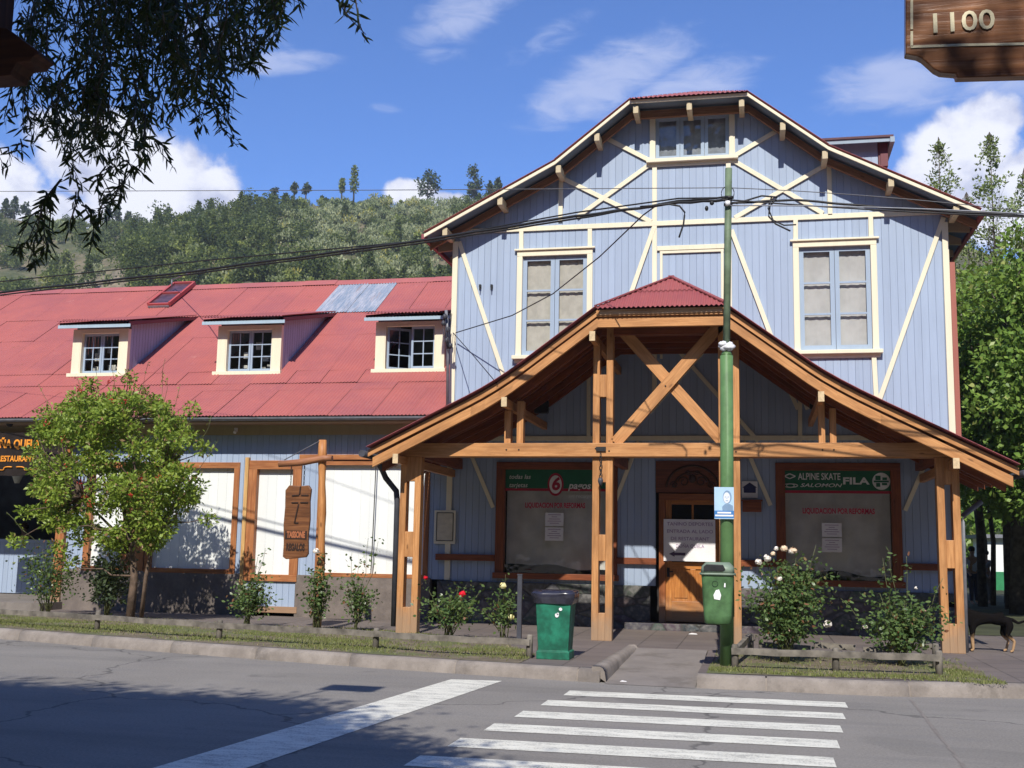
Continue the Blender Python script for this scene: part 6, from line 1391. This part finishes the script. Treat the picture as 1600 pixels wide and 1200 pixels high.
Rr = [.095, .105, .11, .07, .065, .04, .025, .09, .03, .022, .018, .012, .05, .03, .022, .02, .05, .03, .022, .02, .065, .04, .022, .02, .018, .065, .04, .022, .02, .018]
skin_mesh('body', [(dx_+v[0], dy_+v[1], .15+v[2]) for v in V_], E_, Rr, mat('black_and_tan_fur', f_dog), DG)
c = MB()
for sy in (-.045, .03): c.face([(dx_-.53, dy_+sy, .15+.75), (dx_-.50, dy_+sy, .15+.76), (dx_-.505, dy_+sy-.02, .15+.84)]); c.face([(dx_-.53, dy_+sy, .15+.75), (dx_-.505, dy_+sy-.02, .15+.84), (dx_-.52, dy_+sy+.02, .15+.75)])
c.build('ear', BLACK, DG)
def person(label, x, y, z0, face=0., shirt=(.6, .6, .65), legs=(.06, .07, .12), h=1.7, hair=(.05, .03, .02), arm=.2):
    s_ = h/1.75; o = thing('person', label, 'person', (x, y, z0)); ca, sa = math.cos(face), math.sin(face)
    def T(v): return (x+(v[0]*ca-v[1]*sa)*s_, y+(v[0]*sa+v[1]*ca)*s_, z0+v[2]*s_)
    V_ = [(0, 0, .95), (0, 0, 1.15), (0, 0, 1.38), (0, 0, 1.49), (0, -.01, 1.58), (0, 0, 1.67), (.09, 0, .88), (.10, .02, .48), (.10, .0, .07), (.10, -.13, .03), (-.09, 0, .88), (-.10, -.06, .48), (-.10, -.05, .07), (-.10, -.18, .03), (.19, 0, 1.38), (.24, .02, 1.12), (.22, -arm*.6, .90), (.21, -arm*.8, .82), (-.19, 0, 1.38), (-.24, .02, 1.12), (-.22, -arm, .92), (-.21, -arm*1.2, .86)]
    E_ = [(0, 1), (1, 2), (2, 3), (3, 4), (4, 5), (0, 6), (6, 7), (7, 8), (8, 9), (0, 10), (10, 11), (11, 12), (12, 13), (2, 14), (14, 15), (15, 16), (16, 17), (2, 18), (18, 19), (19, 20), (20, 21)]
    Rr = [.13, .12, .13, .055, .085, .08, .085, .06, .04, .03, .085, .06, .04, .03, .055, .042, .03, .032, .055, .042, .03, .032]
    skin_mesh('body', [T(v) for v in V_], E_, [r*s_ for r in Rr], SKINM, o, 1)
    sh = [(0, 1), (1, 2), (2, 3), (3, 4), (2, 5), (5, 6)]; sv = [(0, 0, .93), (0, 0, 1.15), (0, 0, 1.39), (.2, 0, 1.38), (.25, .02, 1.14), (-.2, 0, 1.38), (-.25, .02, 1.14)]
    skin_mesh('shirt', [T(v) for v in sv], sh, [r*s_ for r in (.155, .145, .15, .075, .06, .075, .06)], m_plain('shirt_%d' % int(shirt[0]*99), shirt, .8), o, 1)
    tv = [(0, 0, .93), (.09, 0, .86), (.10, .02, .48), (.10, .0, .10), (-.09, 0, .86), (-.10, -.06, .48), (-.10, -.05, .10)]
    skin_mesh('trousers', [T(v) for v in tv], [(0, 1), (1, 2), (2, 3), (0, 4), (4, 5), (5, 6)], [r*s_ for r in (.14, .1, .075, .06, .1, .075, .06)], m_plain('trousers_%d' % int(legs[2]*99), legs, .8), o, 1)
    c = MB(); c.ball(T((0, .015, 1.67)), .105*s_, 12, 9, (1, 1.05, .95)); c.build('hair', m_plain('dark_hair', hair, .6), o)
    return o
q = at(1520, 900, 36); person('person in a pale shirt standing in the park beside the downpipe', q.x, 36, .16, .4, (.62, .66, .78), (.05, .05, .08))
q = at(1541, 900, 37); person('person in grey clothes in the park left of the kiosk', q.x, 37, .16, -.8, (.35, .34, .36), (.25, .2, .16), 1.6)
q = at(41, 790, 24.5); person('dark haired person in dark clothes inside the restaurant entrance', q.x, 24.5, .30, .2, (.03, .03, .035), (.03, .03, .04), 1.65)
# ------------------------------------------------ air: the far slope fades a little
hz = bpy.data.materials.new('air'); hz.use_nodes = True; ht = hz.node_tree; ht.nodes.clear()
pv = ht.nodes.new('ShaderNodeVolumePrincipled'); pv.inputs['Color'].default_value = (.86, .92, 1, 1); pv.inputs['Density'].default_value = .0004; pv.inputs['Anisotropy'].default_value = .2
ho = ht.nodes.new('ShaderNodeOutputMaterial'); ht.links.new(pv.outputs[0], ho.inputs['Volume'])
mb = MB(); mb.box(-1000, 1000, -300, 1300, -8, 125); o = mb.build('haze', hz); tagp(o, 'thin clear air over the whole valley', None, None, 'stuff')
